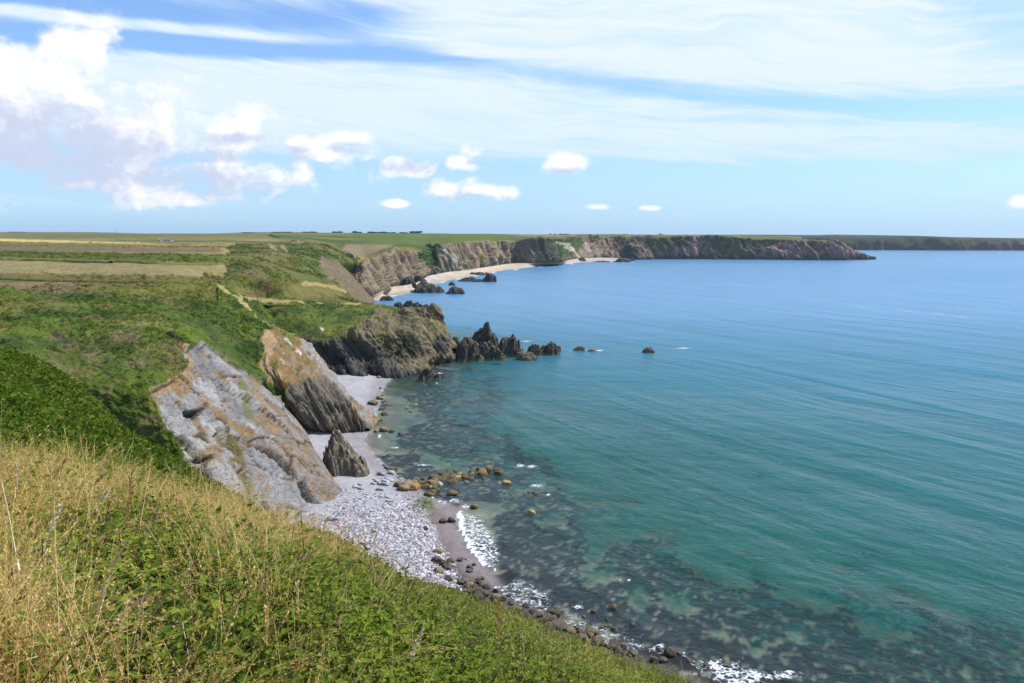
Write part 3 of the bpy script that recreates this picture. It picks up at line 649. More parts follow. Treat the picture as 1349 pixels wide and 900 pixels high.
# ---- shore, beach and sea bed: one sheet whose height follows the distance from the water's edge
SHORE_PX = [(584, 462), (574, 470), (560, 479), (540, 488), (518, 494), (506, 508), (500, 522), (495, 545), (486, 562), (478, 582), (490, 600), (515, 622), (545, 642), (565, 655), (590, 664), (604, 672), (606, 690), (617, 712), (634, 738), (650, 765), (668, 785), (700, 803), (760, 832), (830, 862), (900, 893), (950, 915), (1040, 960), (1200, 1060), (1500, 1300)]
SHORE = [P(x, y, z=0)[:2] for x, y in SHORE_PX]
SHORE = [(SHORE[0][0] - 60, SHORE[0][1] + 200), (SHORE[0][0] - 6, SHORE[0][1] + 40)] + SHORE
def shore_dist(x, y):
    best = np.full(x.shape, 1e9); sg = np.ones(x.shape)
    for (x0, y0), (x1, y1) in zip(SHORE[:-1], SHORE[1:]):
        dx, dy = x1 - x0, y1 - y0
        t = np.clip(((x - x0) * dx + (y - y0) * dy) / (dx * dx + dy * dy), 0, 1)
        d = np.hypot(x - x0 - t * dx, y - y0 - t * dy)
        cr = dx * (y - y0) - dy * (x - x0)
        n = d < best - 1e-9
        sg = np.where(n, np.sign(cr), sg); best = np.where(n, d, best)
    return best * -sg        # land is on the right hand of a walk towards the camera: positive inland
def bed_z(x, y):
    s = shore_dist(x, y); p = np.stack([x, y, x * 0], -1)
    z = np.where(s > 0, 3.2 * (1 - np.exp(-s / 24)), -8 * (1 - np.exp(s / 110.0)))
    z = z + (fbm(p, .12, 3, .5, 201) - .5) * .5 + (fbm(p, .6, 3, .5, 202) - .5) * .18
    return z, s
def weed_at(gx, gy, px, py):
    return sstep(fbm(np.stack([gx * .17, gy * .14, gx * 0], -1), 1, 5, .58, 221) + .30 * (line(px, py, [(520, 640), (600, 610), (690, 640), (720, 700)], 75) + line(px, py, [(660, 760), (760, 770), (870, 790), (960, 830), (1100, 850), (1380, 900)], 90) * 1.0 + line(px, py, [(540, 480), (620, 530), (590, 560)], 55) * .9 + sstep(py, 860, 930) * .5 - .42), .515, .575)
def axis(lo, a, b, hi, step, g=1.16):
    mid = np.arange(a, b + step, step); r = [mid[-1]]; d = step
    while r[-1] < hi: d *= g; r.append(r[-1] + d)
    l = [mid[0]]; d = step
    while l[-1] > lo: d *= g; l.append(l[-1] - d)
    return np.array(l[:0:-1] + list(mid) + r[1:])
gx, gy = np.meshgrid(axis(-110, -78, 92, 420, .5), axis(20, 58, 330, 420, .8))
z, s = bed_z(gx, gy)
V = np.stack([gx, gy, z], -1)
px, py = proj(V); wx = fbm(V, .15, 4, .55, 211) - .5; pxw = px + wx * 26; pyw = py + (fbm(V, .15, 4, .55, 212) - .5) * 20
f0 = fbm(V, .9, 4, .65, 213); f1 = fbm(V, .22, 4, .6, 214); f2 = fbm(V, 3.0, 2, .6, 215)
c = lerp(np.array((.34, .33, .35)), np.array((.43, .42, .43)), f0)
c = lerp(c, np.array((.33, .31, .34)), sstep(f1, .5, .62) * .6)
c = lerp(c, np.array((.62, .60, .60)), sstep(f0 * .6 + f2 * .4, .50, .66) * poly(pxw, pyw, [(410, 690), (470, 700), (520, 650), (600, 690), (600, 780), (430, 760)], 8) * .8)
wet = sstep(s, 7.0, 1.0) * sstep(py, 560, 640)
c = lerp(c, np.array((.17, .125, .105)), poly(pxw, pyw, [(560, 668), (610, 660), (660, 790), (640, 790), (600, 752), (575, 712)], 5) * .95)
c = lerp(c, np.array((.25, .215, .225)), sstep(s, 6, 1.5) * .7 * (s > -1))
c = lerp(c, np.array((.065, .06, .045)), line(pxw, pyw, [(575, 740), (605, 775), (660, 800), (760, 840), (900, 900), (1100, 980)], 24) * .9)
c = lerp(c, np.array((.10, .14, .02)), np.exp(-(((pxw - 556) / 12) ** 2 + ((pyw - 664) / 11) ** 2)) * .7)
# bed under water: sand with dark weed
und = sstep(-s, -.6, 1.5)
sandc = lerp(np.array((.17, .145, .11)), np.array((.27, .245, .175)), sstep(f1, .35, .65))
weed = weed_at(gx, gy, px, py)
weedb = weed * sstep(f0, .30, .44)
sandc = lerp(sandc, np.array((.010, .014, .020)), np.clip(weedb, 0, 1) * .96)
sandc = lerp(sandc, np.array((.02, .05, .012)), np.exp(-(((px - 530) / 22) ** 2 + ((py - 508) / 10) ** 2)) * .9)
c = lerp(c, sandc, und)
V[..., 2] += weedb * und * .08
BED = None
keep = (gy > 40) | True
me = grid_mesh("beach", V, M_GROUND, {'rock': np.full(V.shape[:2], .12)}, c)
obj("beach", me, kind='structure')
# sand under the cliffs of the bay
BSAND = [(492, 390.5, 397), (511, 381, 391), (540, 376, 385), (552, 372.5, 380), (563, 366, 376), (591, 360, 369.5), (618, 357, 364.5), (653, 351.5, 358), (680, 348.5, 354.5), (718, 348.5, 350), (736, 347.6, 348.6), (750, 344, 347.2), (775, 341.5, 345.3), (800, 341, 345.0), (822, 341.6, 344.2), (836, 342, 343)]
Q = [[P(x, a - 1.5, z=4.5) for x, a, b in BSAND], [P(x, a * .6 + b * .4, z=1.6) for x, a, b in BSAND], [P(x, b, z=0) for x, a, b in BSAND]]
Q.append([(x + 3, y - 14, -1.2) for x, y, z in Q[-1]]); Q.append([(x + 20, y - 60, -8) for x, y, z in Q[-1]])
V = loft(Q, 60, 400); V[..., 2] += (fbm(V, .05, 3, .5, 231) - .5) * .8
px, py = proj(V)
c = lerp(np.array((.62, .50, .36)), np.array((.54, .44, .33)), fbm(V, .06, 4, .6, 232))
c = lerp(c, np.array((.42, .36, .27)), sstep(V[..., 2], .9, .1) * .6)
c = lerp(c, np.array((.50, .49, .47)), poly(px, py, [(560, 352), (592, 356), (580, 366), (558, 368)], 2) * .8)
c = lerp(c, np.array((.30, .24, .15)), poly(px, py, [(490, 392), (545, 382), (548, 388), (492, 399)], 2) * .5); c = lerp(c, np.array((.50, .42, .38)), sstep(px, 735, 750) * .9)
me = grid_mesh("bay_sand", V, M_FAR, {'rock': np.zeros(V.shape[:2])}, c)
obj("bay_sand", me, kind='structure')

# ---- the sea
gx, gy = np.meshgrid(axis(-3000, -60, 110, 7000, .6, 1.12), axis(-300, 56, 320, 5600, .8, 1.12))
zb, s = bed_z(gx, gy); V = np.stack([gx, gy, gx * 0], -1)
p3 = np.stack([gx, gy, gx * 0], -1)
near = np.exp(-np.maximum(gy - 60, 0) / 260) * (np.abs(gx) < 400)
V[..., 2] += near * ((fbm(p3 * np.array([.10, .22, 1]), 1, 3, .5, 251) - .5) * .30)
depth = np.maximum(0 - zb, 0.0) + 7 * sstep(gy, 190, 360) * sstep(-s, 4, 60) + 9 * sstep(gy, 340, 460)
px, py = proj(V)
wd_ = weed_at(gx, gy, px, py) * sstep(fbm(p3, .9, 3, .6, 213), .28, .42) * (gy < 400) * sstep(-s, .5, 2) * (1 - sstep(-s, 34, 58))
depth = depth * (1 - .72 * wd_)
# white water: along the breaking edge and round the rocks that break the surface
n1 = fbm(p3, .8, 4, .65, 252); n2 = fbm(p3, 2.6, 2, .6, 253)
FO = [(578, 664, 14, 4), (600, 660, 10, 4), (613, 668, 13, 3.5), (700, 615, 10, 3), (685, 614, 8, 3), (722, 652, 6, 2), (706, 640, 12, 3), (541, 655, 8, 2), (557, 613, 14, 2), (965, 878, 14, 5), (990, 884, 12, 4), (945, 870, 8, 3), (1040, 886, 14, 3), (900, 862, 7, 2.5), (885, 845, 5, 2), (845, 836, 5, 2.5), (870, 850, 9, 3), (835, 868, 10, 3), (980, 868, 10, 3), (762, 800, 9, 4),
      (620, 446, 7, 1.2), (693, 450, 10, 1.2), (768, 461, 7, 1.6), (790, 462, 8, 1.2), (857, 463, 5, 1), (900, 459, 16, 1.0), (565, 480, 6, 2), (578, 492, 8, 1.5), (553, 476, 6, 2), (560, 500, 5, 1.2), (520, 590, 8, 1.6), (500, 575, 4, 5), (575, 505, 5, 1), (828, 765, 3, 1.5), (817, 764, 3, 1.5), (708, 806, 9, 3), (655, 350, 0.1, .1)]
fo = np.zeros(gx.shape)
for x, y, rx, ry in FO: fo = np.maximum(fo, .78 * np.exp(-(((px - x) / rx) ** 2 + ((py - y) / ry) ** 2)))
brk = line(px, py, [(606, 676), (609, 700), (622, 725), (640, 750), (653, 775)], 5)
wash = poly(px, py, [(606, 672), (632, 678), (652, 706), (660, 725), (656, 770), (648, 768), (625, 735), (606, 700)], 9)
wash2 = poly(px, py, [(650, 755), (690, 762), (725, 780), (730, 806), (700, 806), (670, 790)], 10)
fo = np.maximum(fo, brk * .95); fo = np.maximum(fo, wash * .60); fo = np.maximum(fo, wash2 * .52); wash3 = poly(px, py, [(925, 868), (965, 876), (1005, 884), (1062, 884), (1066, 892), (1010, 899), (960, 908), (930, 885)], 8); fo = np.maximum(fo, wash3 * .68)
fo = np.maximum(fo, line(px, py, [(700, 800), (760, 826), (850, 862), (910, 880), (960, 905), (1020, 930)], 20) * .47)
fo = np.maximum(fo, np.exp(-(np.minimum(np.abs(s), 50) / 1.2) ** 2) * .56 * (py < 900) * (gy < 400))
edgeb = seg_dist(gx, gy, [P(x, b, z=0)[:2] for x, a, b in BSAND]); fo = np.maximum(fo, np.exp(-(edgeb / 5) ** 2) * .8)
milk = line(px, py, [(560, 690), (640, 740), (760, 775), (850, 810), (900, 830)], 60) * .5
slick = sstep(fbm(np.stack([gx * .0009 + gy * .0004, gy * .006, gx * 0], -1), 1, 4, .55, 261), .45, .62)
mats, nb = newmat("sea_water")
pos = E(nb, nb.node('ShaderNodeNewGeometry').outputs['Position'])
dpt = nb.attr('depth'); foa = nb.attr('foam'); mlk = nb.attr('milk')
w1 = nb.noise(nb.vmul(pos, (.9, 1.6, 1)), 1.0, 5, .6, .3); w2 = nb.noise(nb.vmul(E(nb, nb.node('ShaderNodeVectorRotate', {'Vector': pos, 'Axis': (0, 0, 1), 'Angle': R(-48)}, rotation_type='AXIS_ANGLE').outputs[0]), (.17, .08, 1)), 1.0, 4, .55, .3); w3 = nb.noise(nb.vmul(pos, (.018, .045, 1)), 1.0, 3, .5)
w4 = nb.noise(nb.vmul(E(nb, nb.node('ShaderNodeVectorRotate', {'Vector': pos, 'Axis': (0, 0, 1), 'Angle': R(-38)}, rotation_type='AXIS_ANGLE').outputs[0]), (.50, .22, 1)), 1.0, 4, .6, .2)
rv = nb.node('ShaderNodeVectorRotate', {'Vector': pos, 'Axis': (0, 0, 1), 'Angle': R(-29)}, rotation_type='AXIS_ANGLE')
swell = nb.noise(nb.vmul(E(nb, rv.outputs[0]), (.060, .009, 1)), 1.0, 3, .5, .5)
bump = nb.node('ShaderNodeBump', {'Height': w1 * .16 + w4 * .26 + w2 * .55 + w3 * 1.2 + swell * 2.8, 'Distance': 1.0, 'Strength': 1.0})
sxyz = nb.node('ShaderNodeSeparateXYZ', {0: pos})
PX_, PY_ = E(nb, sxyz.outputs[0]), E(nb, sxyz.outputs[1])
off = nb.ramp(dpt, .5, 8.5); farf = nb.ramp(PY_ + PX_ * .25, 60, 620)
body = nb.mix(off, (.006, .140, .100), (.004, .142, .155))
body = nb.mix(farf, body, (.072, .235, .410))  # blue of the sky reflected far out, put into the water colour
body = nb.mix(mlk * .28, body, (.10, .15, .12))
body = nb.scalecol(body, 0.50 + w2 * .24 + w4 * .16 + swell * .36)  # light and shade of the swell and waves painted into the colour
opac = 1.0 - nb.m('EXPONENT', dpt * -0.28)
opac = nb.m('MAXIMUM', opac, mlk * .3 * nb.ramp(dpt, 0, .5))
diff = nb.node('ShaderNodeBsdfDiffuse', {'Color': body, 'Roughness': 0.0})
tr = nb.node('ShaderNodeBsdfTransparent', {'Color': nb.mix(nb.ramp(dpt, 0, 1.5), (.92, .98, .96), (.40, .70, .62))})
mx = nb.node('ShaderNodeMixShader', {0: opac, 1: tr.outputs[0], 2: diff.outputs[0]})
gl = nb.node('ShaderNodeBsdfGlossy', {'Color': (1, 1, 1, 1), 'Roughness': 0.24, 'Normal': bump.outputs[0]})
fr = nb.node('ShaderNodeFresnel', {'IOR': 1.33, 'Normal': bump.outputs[0]})
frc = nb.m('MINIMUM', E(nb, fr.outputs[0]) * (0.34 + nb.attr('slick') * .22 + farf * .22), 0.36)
m2 = nb.node('ShaderNodeMixShader', {0: frc, 1: mx.outputs[0], 2: gl.outputs[0]})
fn = nb.noise(nb.vmul(pos, (1, 1, 1)), 1.3, 6, .7, .6)
lace = E(nb, nb.voro(pos, 1.7, 'DISTANCE_TO_EDGE').outputs['Distance'])
fo_m = nb.ramp(foa + (fn - .5) * 1.7 - lace * .9, .34, .78) * .92
wc = nb.ramp(nb.noise(nb.vmul(pos, (.30, .75, 1)), 1.0, 5, .75, .2), .765, .80) * nb.ramp(dpt, 2, 4) * .3
qa, qb = P(1112, 402, z=0), P(1335, 424, z=0); ux, uy = qb[0] - qa[0], qb[1] - qa[1]; ul = math.hypot(ux, uy); ux /= ul; uy /= ul
rx, ry = PX_ - qa[0], PY_ - qa[1]; al = rx * ux + ry * uy; ac = rx * (-uy) + ry * ux + (w3 - .5) * 14.0 + (w2 - .5) * 3.0
stk = nb.m('EXPONENT', ac * ac * -.30) * nb.ramp(al, 0, 12) * nb.ramp(al, ul, ul * .7) * nb.ramp(w2 * .5 + w4 * .5, .40, .66) * .38
fo_m = nb.m('MAXIMUM', fo_m, stk)
fd = nb.node('ShaderNodeBsdfDiffuse', {'Color': (.82, .85, .86, 1)})
m3 = nb.node('ShaderNodeMixShader', {0: fo_m, 1: m2.outputs[0], 2: fd.outputs[0]})
finish(nb, m3.outputs[0])
V[..., 2] += fo * .12 * (gy < 400)
keep = (s < 4) | (gy > 340)
me = grid_mesh("sea", V, mats, {'depth': depth, 'foam': fo, 'milk': milk, 'slick': slick}, keep=keep)
obj("sea", me, kind='structure')

# ================================================================== OBJECTS
def simple_mat(name, col, rough=.8, spec=.3, transl=0.0, var=.25, scale=3.0, bump=0.0):
    m, nb = newmat(name)
    oi = nb.node('ShaderNodeObjectInfo'); pos = E(nb, nb.node('ShaderNodeTexCoord').outputs['Object'])
    n = nb.noise(pos, scale, 4, .6); k = 1.0 + (n - .5) * (2 * var) + (E(nb, oi.outputs['Random']) - .5) * var
    c = nb.scalecol(nb.mix(0.0, (*col, 1), (*col, 1)), k)
    kw = {'Base Color': c, 'Roughness': rough, 'Specular IOR Level': spec}
    if bump: kw['Normal'] = nb.node('ShaderNodeBump', {'Height': n, 'Strength': bump, 'Distance': .1}).outputs[0]
    b = nb.node('ShaderNodeBsdfPrincipled', kw); sh = b.outputs[0]
    if transl:
        t = nb.node('ShaderNodeBsdfTranslucent', {'Color': c}); sh = nb.node('ShaderNodeMixShader', {0: transl, 1: sh, 2: t.outputs[0]}).outputs[0]
    finish(nb, sh); return m
def rock_mat(name, lo, hi, top=None, f=1.0, weed=None):
    """bedded stone; weed = colour of the growth below the tide mark"""
    m, nb = newmat(name)
    geo = nb.node('ShaderNodeNewGeometry'); pos = E(nb, geo.outputs['Position'])
    s = nb.node('ShaderNodeVectorRotate', {'Vector': pos, 'Axis': (0, 1, 0), 'Angle': R(-32)}, rotation_type='AXIS_ANGLE')
    st = nb.noise(nb.vmul(E(nb, s.outputs[0]), (2.4 * f, .5 * f, .3 * f)), 1.0, 6, .65, .6); g = nb.noise(pos, 3.0 * f, 5, .65)
    oi = nb.node('ShaderNodeObjectInfo')
    c = nb.mix(nb.ramp(st * .6 + g * .4, .36, .64), lo, hi)
    sp = nb.node('ShaderNodeSeparateXYZ', {0: pos}); z = E(nb, sp.outputs[2])
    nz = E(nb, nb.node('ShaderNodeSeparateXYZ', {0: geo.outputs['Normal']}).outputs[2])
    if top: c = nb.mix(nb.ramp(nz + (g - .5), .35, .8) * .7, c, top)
    if weed: c = nb.mix(nb.ramp(z + (g - .5) * 1.2, 1.1, .3) * .8, c, weed)
    c = nb.scalecol(c, .8 + E(nb, oi.outputs['Random']) * .4)
    bp = nb.node('ShaderNodeBump', {'Height': st * .7 + g * .3, 'Distance': .5 / f, 'Strength': .9})
    b = nb.node('ShaderNodeBsdfPrincipled', {'Base Color': c, 'Roughness': .85, 'Specular IOR Level': .25, 'Normal': bp.outputs[0]})
    finish(nb, b.outputs[0]); return m
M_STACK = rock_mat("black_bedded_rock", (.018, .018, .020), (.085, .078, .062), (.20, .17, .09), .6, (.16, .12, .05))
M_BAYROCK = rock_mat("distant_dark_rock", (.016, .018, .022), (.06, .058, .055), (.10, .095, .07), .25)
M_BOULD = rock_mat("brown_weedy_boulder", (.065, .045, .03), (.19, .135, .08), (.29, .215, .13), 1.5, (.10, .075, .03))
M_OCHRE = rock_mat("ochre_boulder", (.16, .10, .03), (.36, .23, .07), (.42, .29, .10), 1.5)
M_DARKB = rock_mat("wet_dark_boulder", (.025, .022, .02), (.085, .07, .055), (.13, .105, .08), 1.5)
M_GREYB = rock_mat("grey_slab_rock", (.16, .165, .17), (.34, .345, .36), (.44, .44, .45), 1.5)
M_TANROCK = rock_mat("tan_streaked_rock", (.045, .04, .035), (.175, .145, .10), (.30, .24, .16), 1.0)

def mesh_from(name, v, f, mat, smooth=True):
    me = bpy.data.meshes.new(name); me.from_pydata([tuple(map(float, p)) for p in v], [], f); me.update()
    if smooth: me.polygons.foreach_set('use_smooth', np.ones(len(me.polygons), bool))
    if mat: me.materials.append(mat)
    return me
def ico(sub):
    bm = bmesh.new(); bmesh.ops.create_icosphere(bm, subdivisions=sub, radius=1.0)
    v = np.array([x.co[:] for x in bm.verts]); f = [[q.index for q in g.verts] for g in bm.faces]; bm.free(); return v, f
IV3, IF3 = ico(3); IV4, IF4 = ico(4); IV1, IF1 = ico(1); IV2, IF2 = ico(2)
def boulder_mesh(name, mat, seed, flat=.75, blocky=.5, hi=False):
    v, f = (IV4, IF4) if hi else (IV3, IF3)
    r = np.random.default_rng(seed); q = v.copy()
    for k in range(9):                                   # cut flat faces like broken stone
        n = r.normal(size=3); n /= np.linalg.norm(n); d = r.uniform(.55, .9)
        over = q @ n - d; q = q - np.outer(np.maximum(over, 0) * min(blocky * 1.3, 1.0), n)
    q = q * (1 + (fbm(v + seed * 3.1, 1.6, 4, .55, seed) - .5)[:, None] * .45)
    q = q * np.array([1.0, r.uniform(.65, .95), flat * r.uniform(.8, 1.1)])
    return mesh_from(name, q, f, mat)
def stack_mesh(name, mat, L, Wd, peaks, seed, lean=-.14, n=72, sharp=2.4, smat=8.0):
    """a jagged rock standing in the sea: peaks = (x, y, height, radius)"""
    X_, Y_ = np.meshgrid(np.linspace(-1, 1, int(n * 1.5)) * L, np.linspace(-1, 1, n) * Wd)
    p = np.stack([X_, Y_, X_ * 0], -1); s = max(L, 2)
    h = np.full(X_.shape, -2.5)
    nx = (fbm(p, 3.0 / s, 4, .6, seed) - .5) * 1.0
    for (x, y, hh, rr) in peaks:
        d = np.hypot((X_ - x) * 1.0, (Y_ - y) * L / Wd * .8) / rr + nx
        h = np.maximum(h, hh * (1 - np.clip(d, 0, 3) ** sharp) + 0.0)
    q = np.stack([(X_ + h * .5) * 7.0 / s, Y_ * 3.6 / s, h * 1.6 / s], -1)
    rg = fbm(q, 1.0, 4, .55, seed + 3, True)
    h = h + (rg - .62) * np.clip(h + 1.2, 0, 3.2) * .80 * min(1, s / 7) + (fbm(p, 6.0 / s, 3, .6, seed + 5) - .5) * min(1.5, s * .2)
    e = np.maximum(np.abs(X_) / L, np.abs(Y_) / Wd); h = np.where(e > .93, -2.5, h); h = np.maximum(h, -2.5)
    V = np.stack([X_ + np.maximum(h, 0) * -lean, Y_, h], -1)
    return grid_mesh(name, V, mat)
def put(name, me, loc, rz=0, sc=1, label=None, cat=None, group=None, kind=None, parent=None):
    o = bpy.data.objects.new(name, me); COL.objects.link(o)
    o.location = loc; o.rotation_euler = (0, 0, rz); o.scale = (sc, sc, sc) if np.isscalar(sc) else sc
    if label: o['label'] = label
    if cat: o['category'] = cat
    if group: o['group'] = group
    if kind: o['kind'] = kind
    if parent: o.parent = parent
    return o

# ---- sea stacks off the dark headland: (px, py of the waterline, half length m, half width m, peaks, label)
STK = [
    (618, 475, 5.2, 4.5, [(-1.8, 0, 8.2, 3.8), (.8, -.6, 6.0, 3.4), (3.0, -1.0, 3.6, 2.8)], "black jagged sea stack joined to the foot of the dark headland, closest to it"),
    (634, 467, 6.8, 4.5, [(0.6, 0, 12.2, 3.0), (-2.0, 0, 9.6, 3.6), (2.8, .5, 7.4, 3.8), (-4.8, 0, 6.0, 3.2)], "tallest black jagged sea stack with a pale green pointed summit"),
    (642, 475, 7.0, 3.4, [(-2.0, 0, 6.6, 4.2), (1.5, -.3, 5.2, 3.4), (4.2, -.8, 2.2, 2.6)], "low dark wedge rock in front of the tallest sea stack with tan foot"),
    (668, 470, 6.0, 4.0, [(1.4, 0, 8.6, 3.0), (-1.4, 0, 7.0, 3.6), (-3.8, 0, 4.6, 2.6), (3.8, 0, 3.4, 2.2)], "dark ribbed sea stack with a blunt leaning top, second tallest of the row"),
    (694, 475, 4.4, 2.6, [(0, 0, 2.6, 3.2), (-2.2, .3, 3.4, 2.0), (2.4, -.3, 1.5, 2.0)], "small tan and orange sea rock at the seaward end of the second tallest stack"),
    (704, 469, 3.6, 2.6, [(-.5, 0, 4.2, 2.8), (1.6, 0, 2.2, 2.0)], "small black cone rock between the stack row and the humped rock"),
    (723, 468, 4.8, 2.8, [(.3, 0, 4.8, 3.4), (-2.4, 0, 3.6, 2.4), (2.6, -.3, 2.4, 2.2)], "long humped dark rock with a pale foot near the end of the stack row"),
    (735, 463, 1.9, 1.5, [(0, 0, 2.0, 1.6)], "tiny dark rock alone in the water just beyond the long humped rock"),
    (598, 454, 3.2, 2.4, [(0, 0, 3.0, 2.6), (-1.4, 0, 2.2, 1.6)], "low brown topped rock showing behind the stack nearest the headland"),
    (764, 462, 3.0, 1.8, [(0, 0, 1.5, 2.4)], "low ochre rock awash with foam, nearer of two beyond the stack row"),
    (779, 463, 1.8, 1.3, [(0, 0, .8, 1.4)], "tiny ochre rock awash beside the foam streak beyond the stack row"),
    (854, 465, 2.8, 2.0, [(0, 0, 2.0, 2.4)], "lone small brown rock far out in the open water"),
    (564, 501, 4.4, 2.6, [(-.5, 0, 3.4, 3.0), (1.8, 0, 2.0, 2.2)], "dark low rock in the shallows in front of the dark headland's cliff"),
]
for i, (x, y, L, Wd, pk, lab) in enumerate(STK):
    w = P(x, y - .2 * 0, z=0)
    if i < 4: pk = [(a_, b_, c_, d_ * 1.25) for a_, b_, c_, d_ in pk]
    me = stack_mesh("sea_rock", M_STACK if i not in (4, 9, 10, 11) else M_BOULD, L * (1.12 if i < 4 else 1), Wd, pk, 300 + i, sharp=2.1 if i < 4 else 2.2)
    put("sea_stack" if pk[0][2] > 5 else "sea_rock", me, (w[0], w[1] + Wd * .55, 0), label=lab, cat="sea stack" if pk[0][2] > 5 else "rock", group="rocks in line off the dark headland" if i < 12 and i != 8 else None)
BR = [  # rocks of the bay: px, waterline py, half length, half width, height
    (565, 386, 17, 9, [(0, 0, 7.0, 9), (-9, 0, 5, 7), (7, 0, 5.5, 6)], "black humped rock island off the near bay sand"),
    (598, 387.5, 10, 7, [(0, 0, 5.0, 6), (4, 0, 4, 5)], "smaller black rock at the right end of the humped rock island"),
    (546, 381, 16, 10, [(-6, 0, 10, 9), (6, 0, 6, 8)], "dark pointed outcrop where the brown bay cliff meets the near sand"),
    (551, 377, 12, 8, [(0, 0, 9, 8)], "dark rock shoulder at the left end of the long bay sand"),
    (616, 371, 12, 6, [(0, 0, 3.6, 8), (-5, 0, 2.5, 5)], "low dark rock in the water off the long sand, left one of a pair"),
    (645, 371.5, 9, 6, [(0, 0, 7.5, 6), (-4, 0, 3, 5)], "dark pointed rock in the water off the long sand"),
    (629, 371.5, 7, 4, [(0, 0, 2.2, 5)], "flat dark rock between the pointed rock and its lower neighbour"),
    (595, 376, 4, 3, [(0, 0, 3.0, 3)], "tiny dark rock beyond the black rock island"),
    (632, 362.5, 16, 6, [(0, 0, 3.0, 11), (-8, 0, 2.5, 6)], "dark flat reef lying on the long sand at the water's edge"),
    (766, 345, 12, 8, [(0, 0, 7, 8)], "dark rock knob at the near end of the far pale sand"),
    (818, 345.5, 18, 8, [(0, 0, 6, 10), (10, 0, 4, 8)], "dark low reef at the right end of the far pale sand"),
    (795, 345.5, 22, 6, [(0, 0, 2.2, 16)], "flat dark reef in front of the far pale sand"),
    (524, 410, 3.6, 3.5, [(0, 0, 5.2, 3.2)], "leftmost black tooth rock behind the dark headland"),
    (538, 409.5, 4.6, 3.5, [(0, 0, 6.2, 3.6)], "tallest black tooth rock behind the dark headland"),
    (549, 409.5, 3.8, 3.2, [(0, 0, 4.8, 3.2)], "middle black tooth rock behind the dark headland"),
    (560, 410, 3.4, 3.0, [(0, 0, 3.8, 3.0)], "lowest black tooth rock, fourth behind the dark headland"),
    (570, 410.5, 3.8, 3.0, [(0, 0, 4.2, 3.2)], "rightmost black tooth rock behind the dark headland"),
    (577, 414, 5, 2.4, [(0, 0, 1.2, 4)], "low ochre ledge awash right of the black tooth rocks"),
    (1140, 342, 20, 8, [(0, 0, 7, 12), (12, 0, 5, 9)], "dark rocks trailing off the tip of the far headland"),
    (508, 396, 6, 4, [(0, 0, 2.6, 5)], "small dark rock at the near end of the bay sand"),
]
for i, (x, y, L, Wd, pk, lab) in enumerate(BR):
    w = P(x, y, z=0); me = stack_mesh("bay_rock", M_BAYROCK if i != 17 else M_OCHRE, L, Wd, pk, 360 + i, lean=-.1, n=40)
    put("bay_rock", me, (w[0], w[1] + Wd * .5, 0), label=lab, cat="rock", group="rocks in the bay")
# the rock tooth that stands on the beach
w = P(450, 624, z=1.4)
me = stack_mesh("rock_tooth", M_TANROCK, 5.4, 5.0, [(-1.0, .3, 7.8, 3.4), (.4, 0, 6.4, 3.4), (2.0, -.6, 4.0, 2.8), (-2.2, .2, 4.2, 2.2)], 391, lean=.12, n=80, sharp=1.9)
put("rock_tooth", me, (w[0], w[1] + 2.4, 1.2), rz=.15, label="pointed tan and black rock tooth standing on the grey beach", cat="rock outcrop")

# ---- boulders
BM = [boulder_mesh("boulder", M_BOULD, 400 + i, .72, .95) for i in range(6)]
OM = [boulder_mesh("boulder", M_OCHRE, 410 + i, .7, .8) for i in range(2)]
DM = [boulder_mesh("boulder", M_DARKB, 420 + i, .75, 1.0) for i in range(5)]
GM = [boulder_mesh("boulder", M_GREYB, 430 + i, .4, .9) for i in range(5)]
def bedz(x, y):
    z, s = bed_z(np.array([x]), np.array([y])); return float(z[0])
BMANY = {"group": None}
def boulder(px, py, wpx, kind, label, group=None, sink=.3, name="boulder", zbase=None, flat=1.0):
    w = P(px, py, z=0.6 if zbase is None else zbase); zb = bedz(w[0], w[1])
    if zb > .6 or (zbase is None and zb > 0): w = P(px, py, z=zb + .2)
    dep = math.hypot(w[1], EYE - w[2]); r = wpx * .5 * dep / F_PX * (1.3 if group in ('boulders of the reef', 'dark boulders along the near shore', 'boulders at the head of the reef') else 1.08)
    me = random.choice({'b': BM, 'o': OM, 'd': DM, 'g': GM}[kind])
    z = max(zb + r * .25, -.1 - r * .15) if kind != 'g' else zb + r * .1
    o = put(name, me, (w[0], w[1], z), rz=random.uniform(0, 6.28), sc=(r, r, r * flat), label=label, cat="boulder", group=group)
    if kind == 'g': o.rotation_euler = (random.uniform(-.25, .25), random.uniform(.05, .5), random.uniform(-.6, .9))
    return o
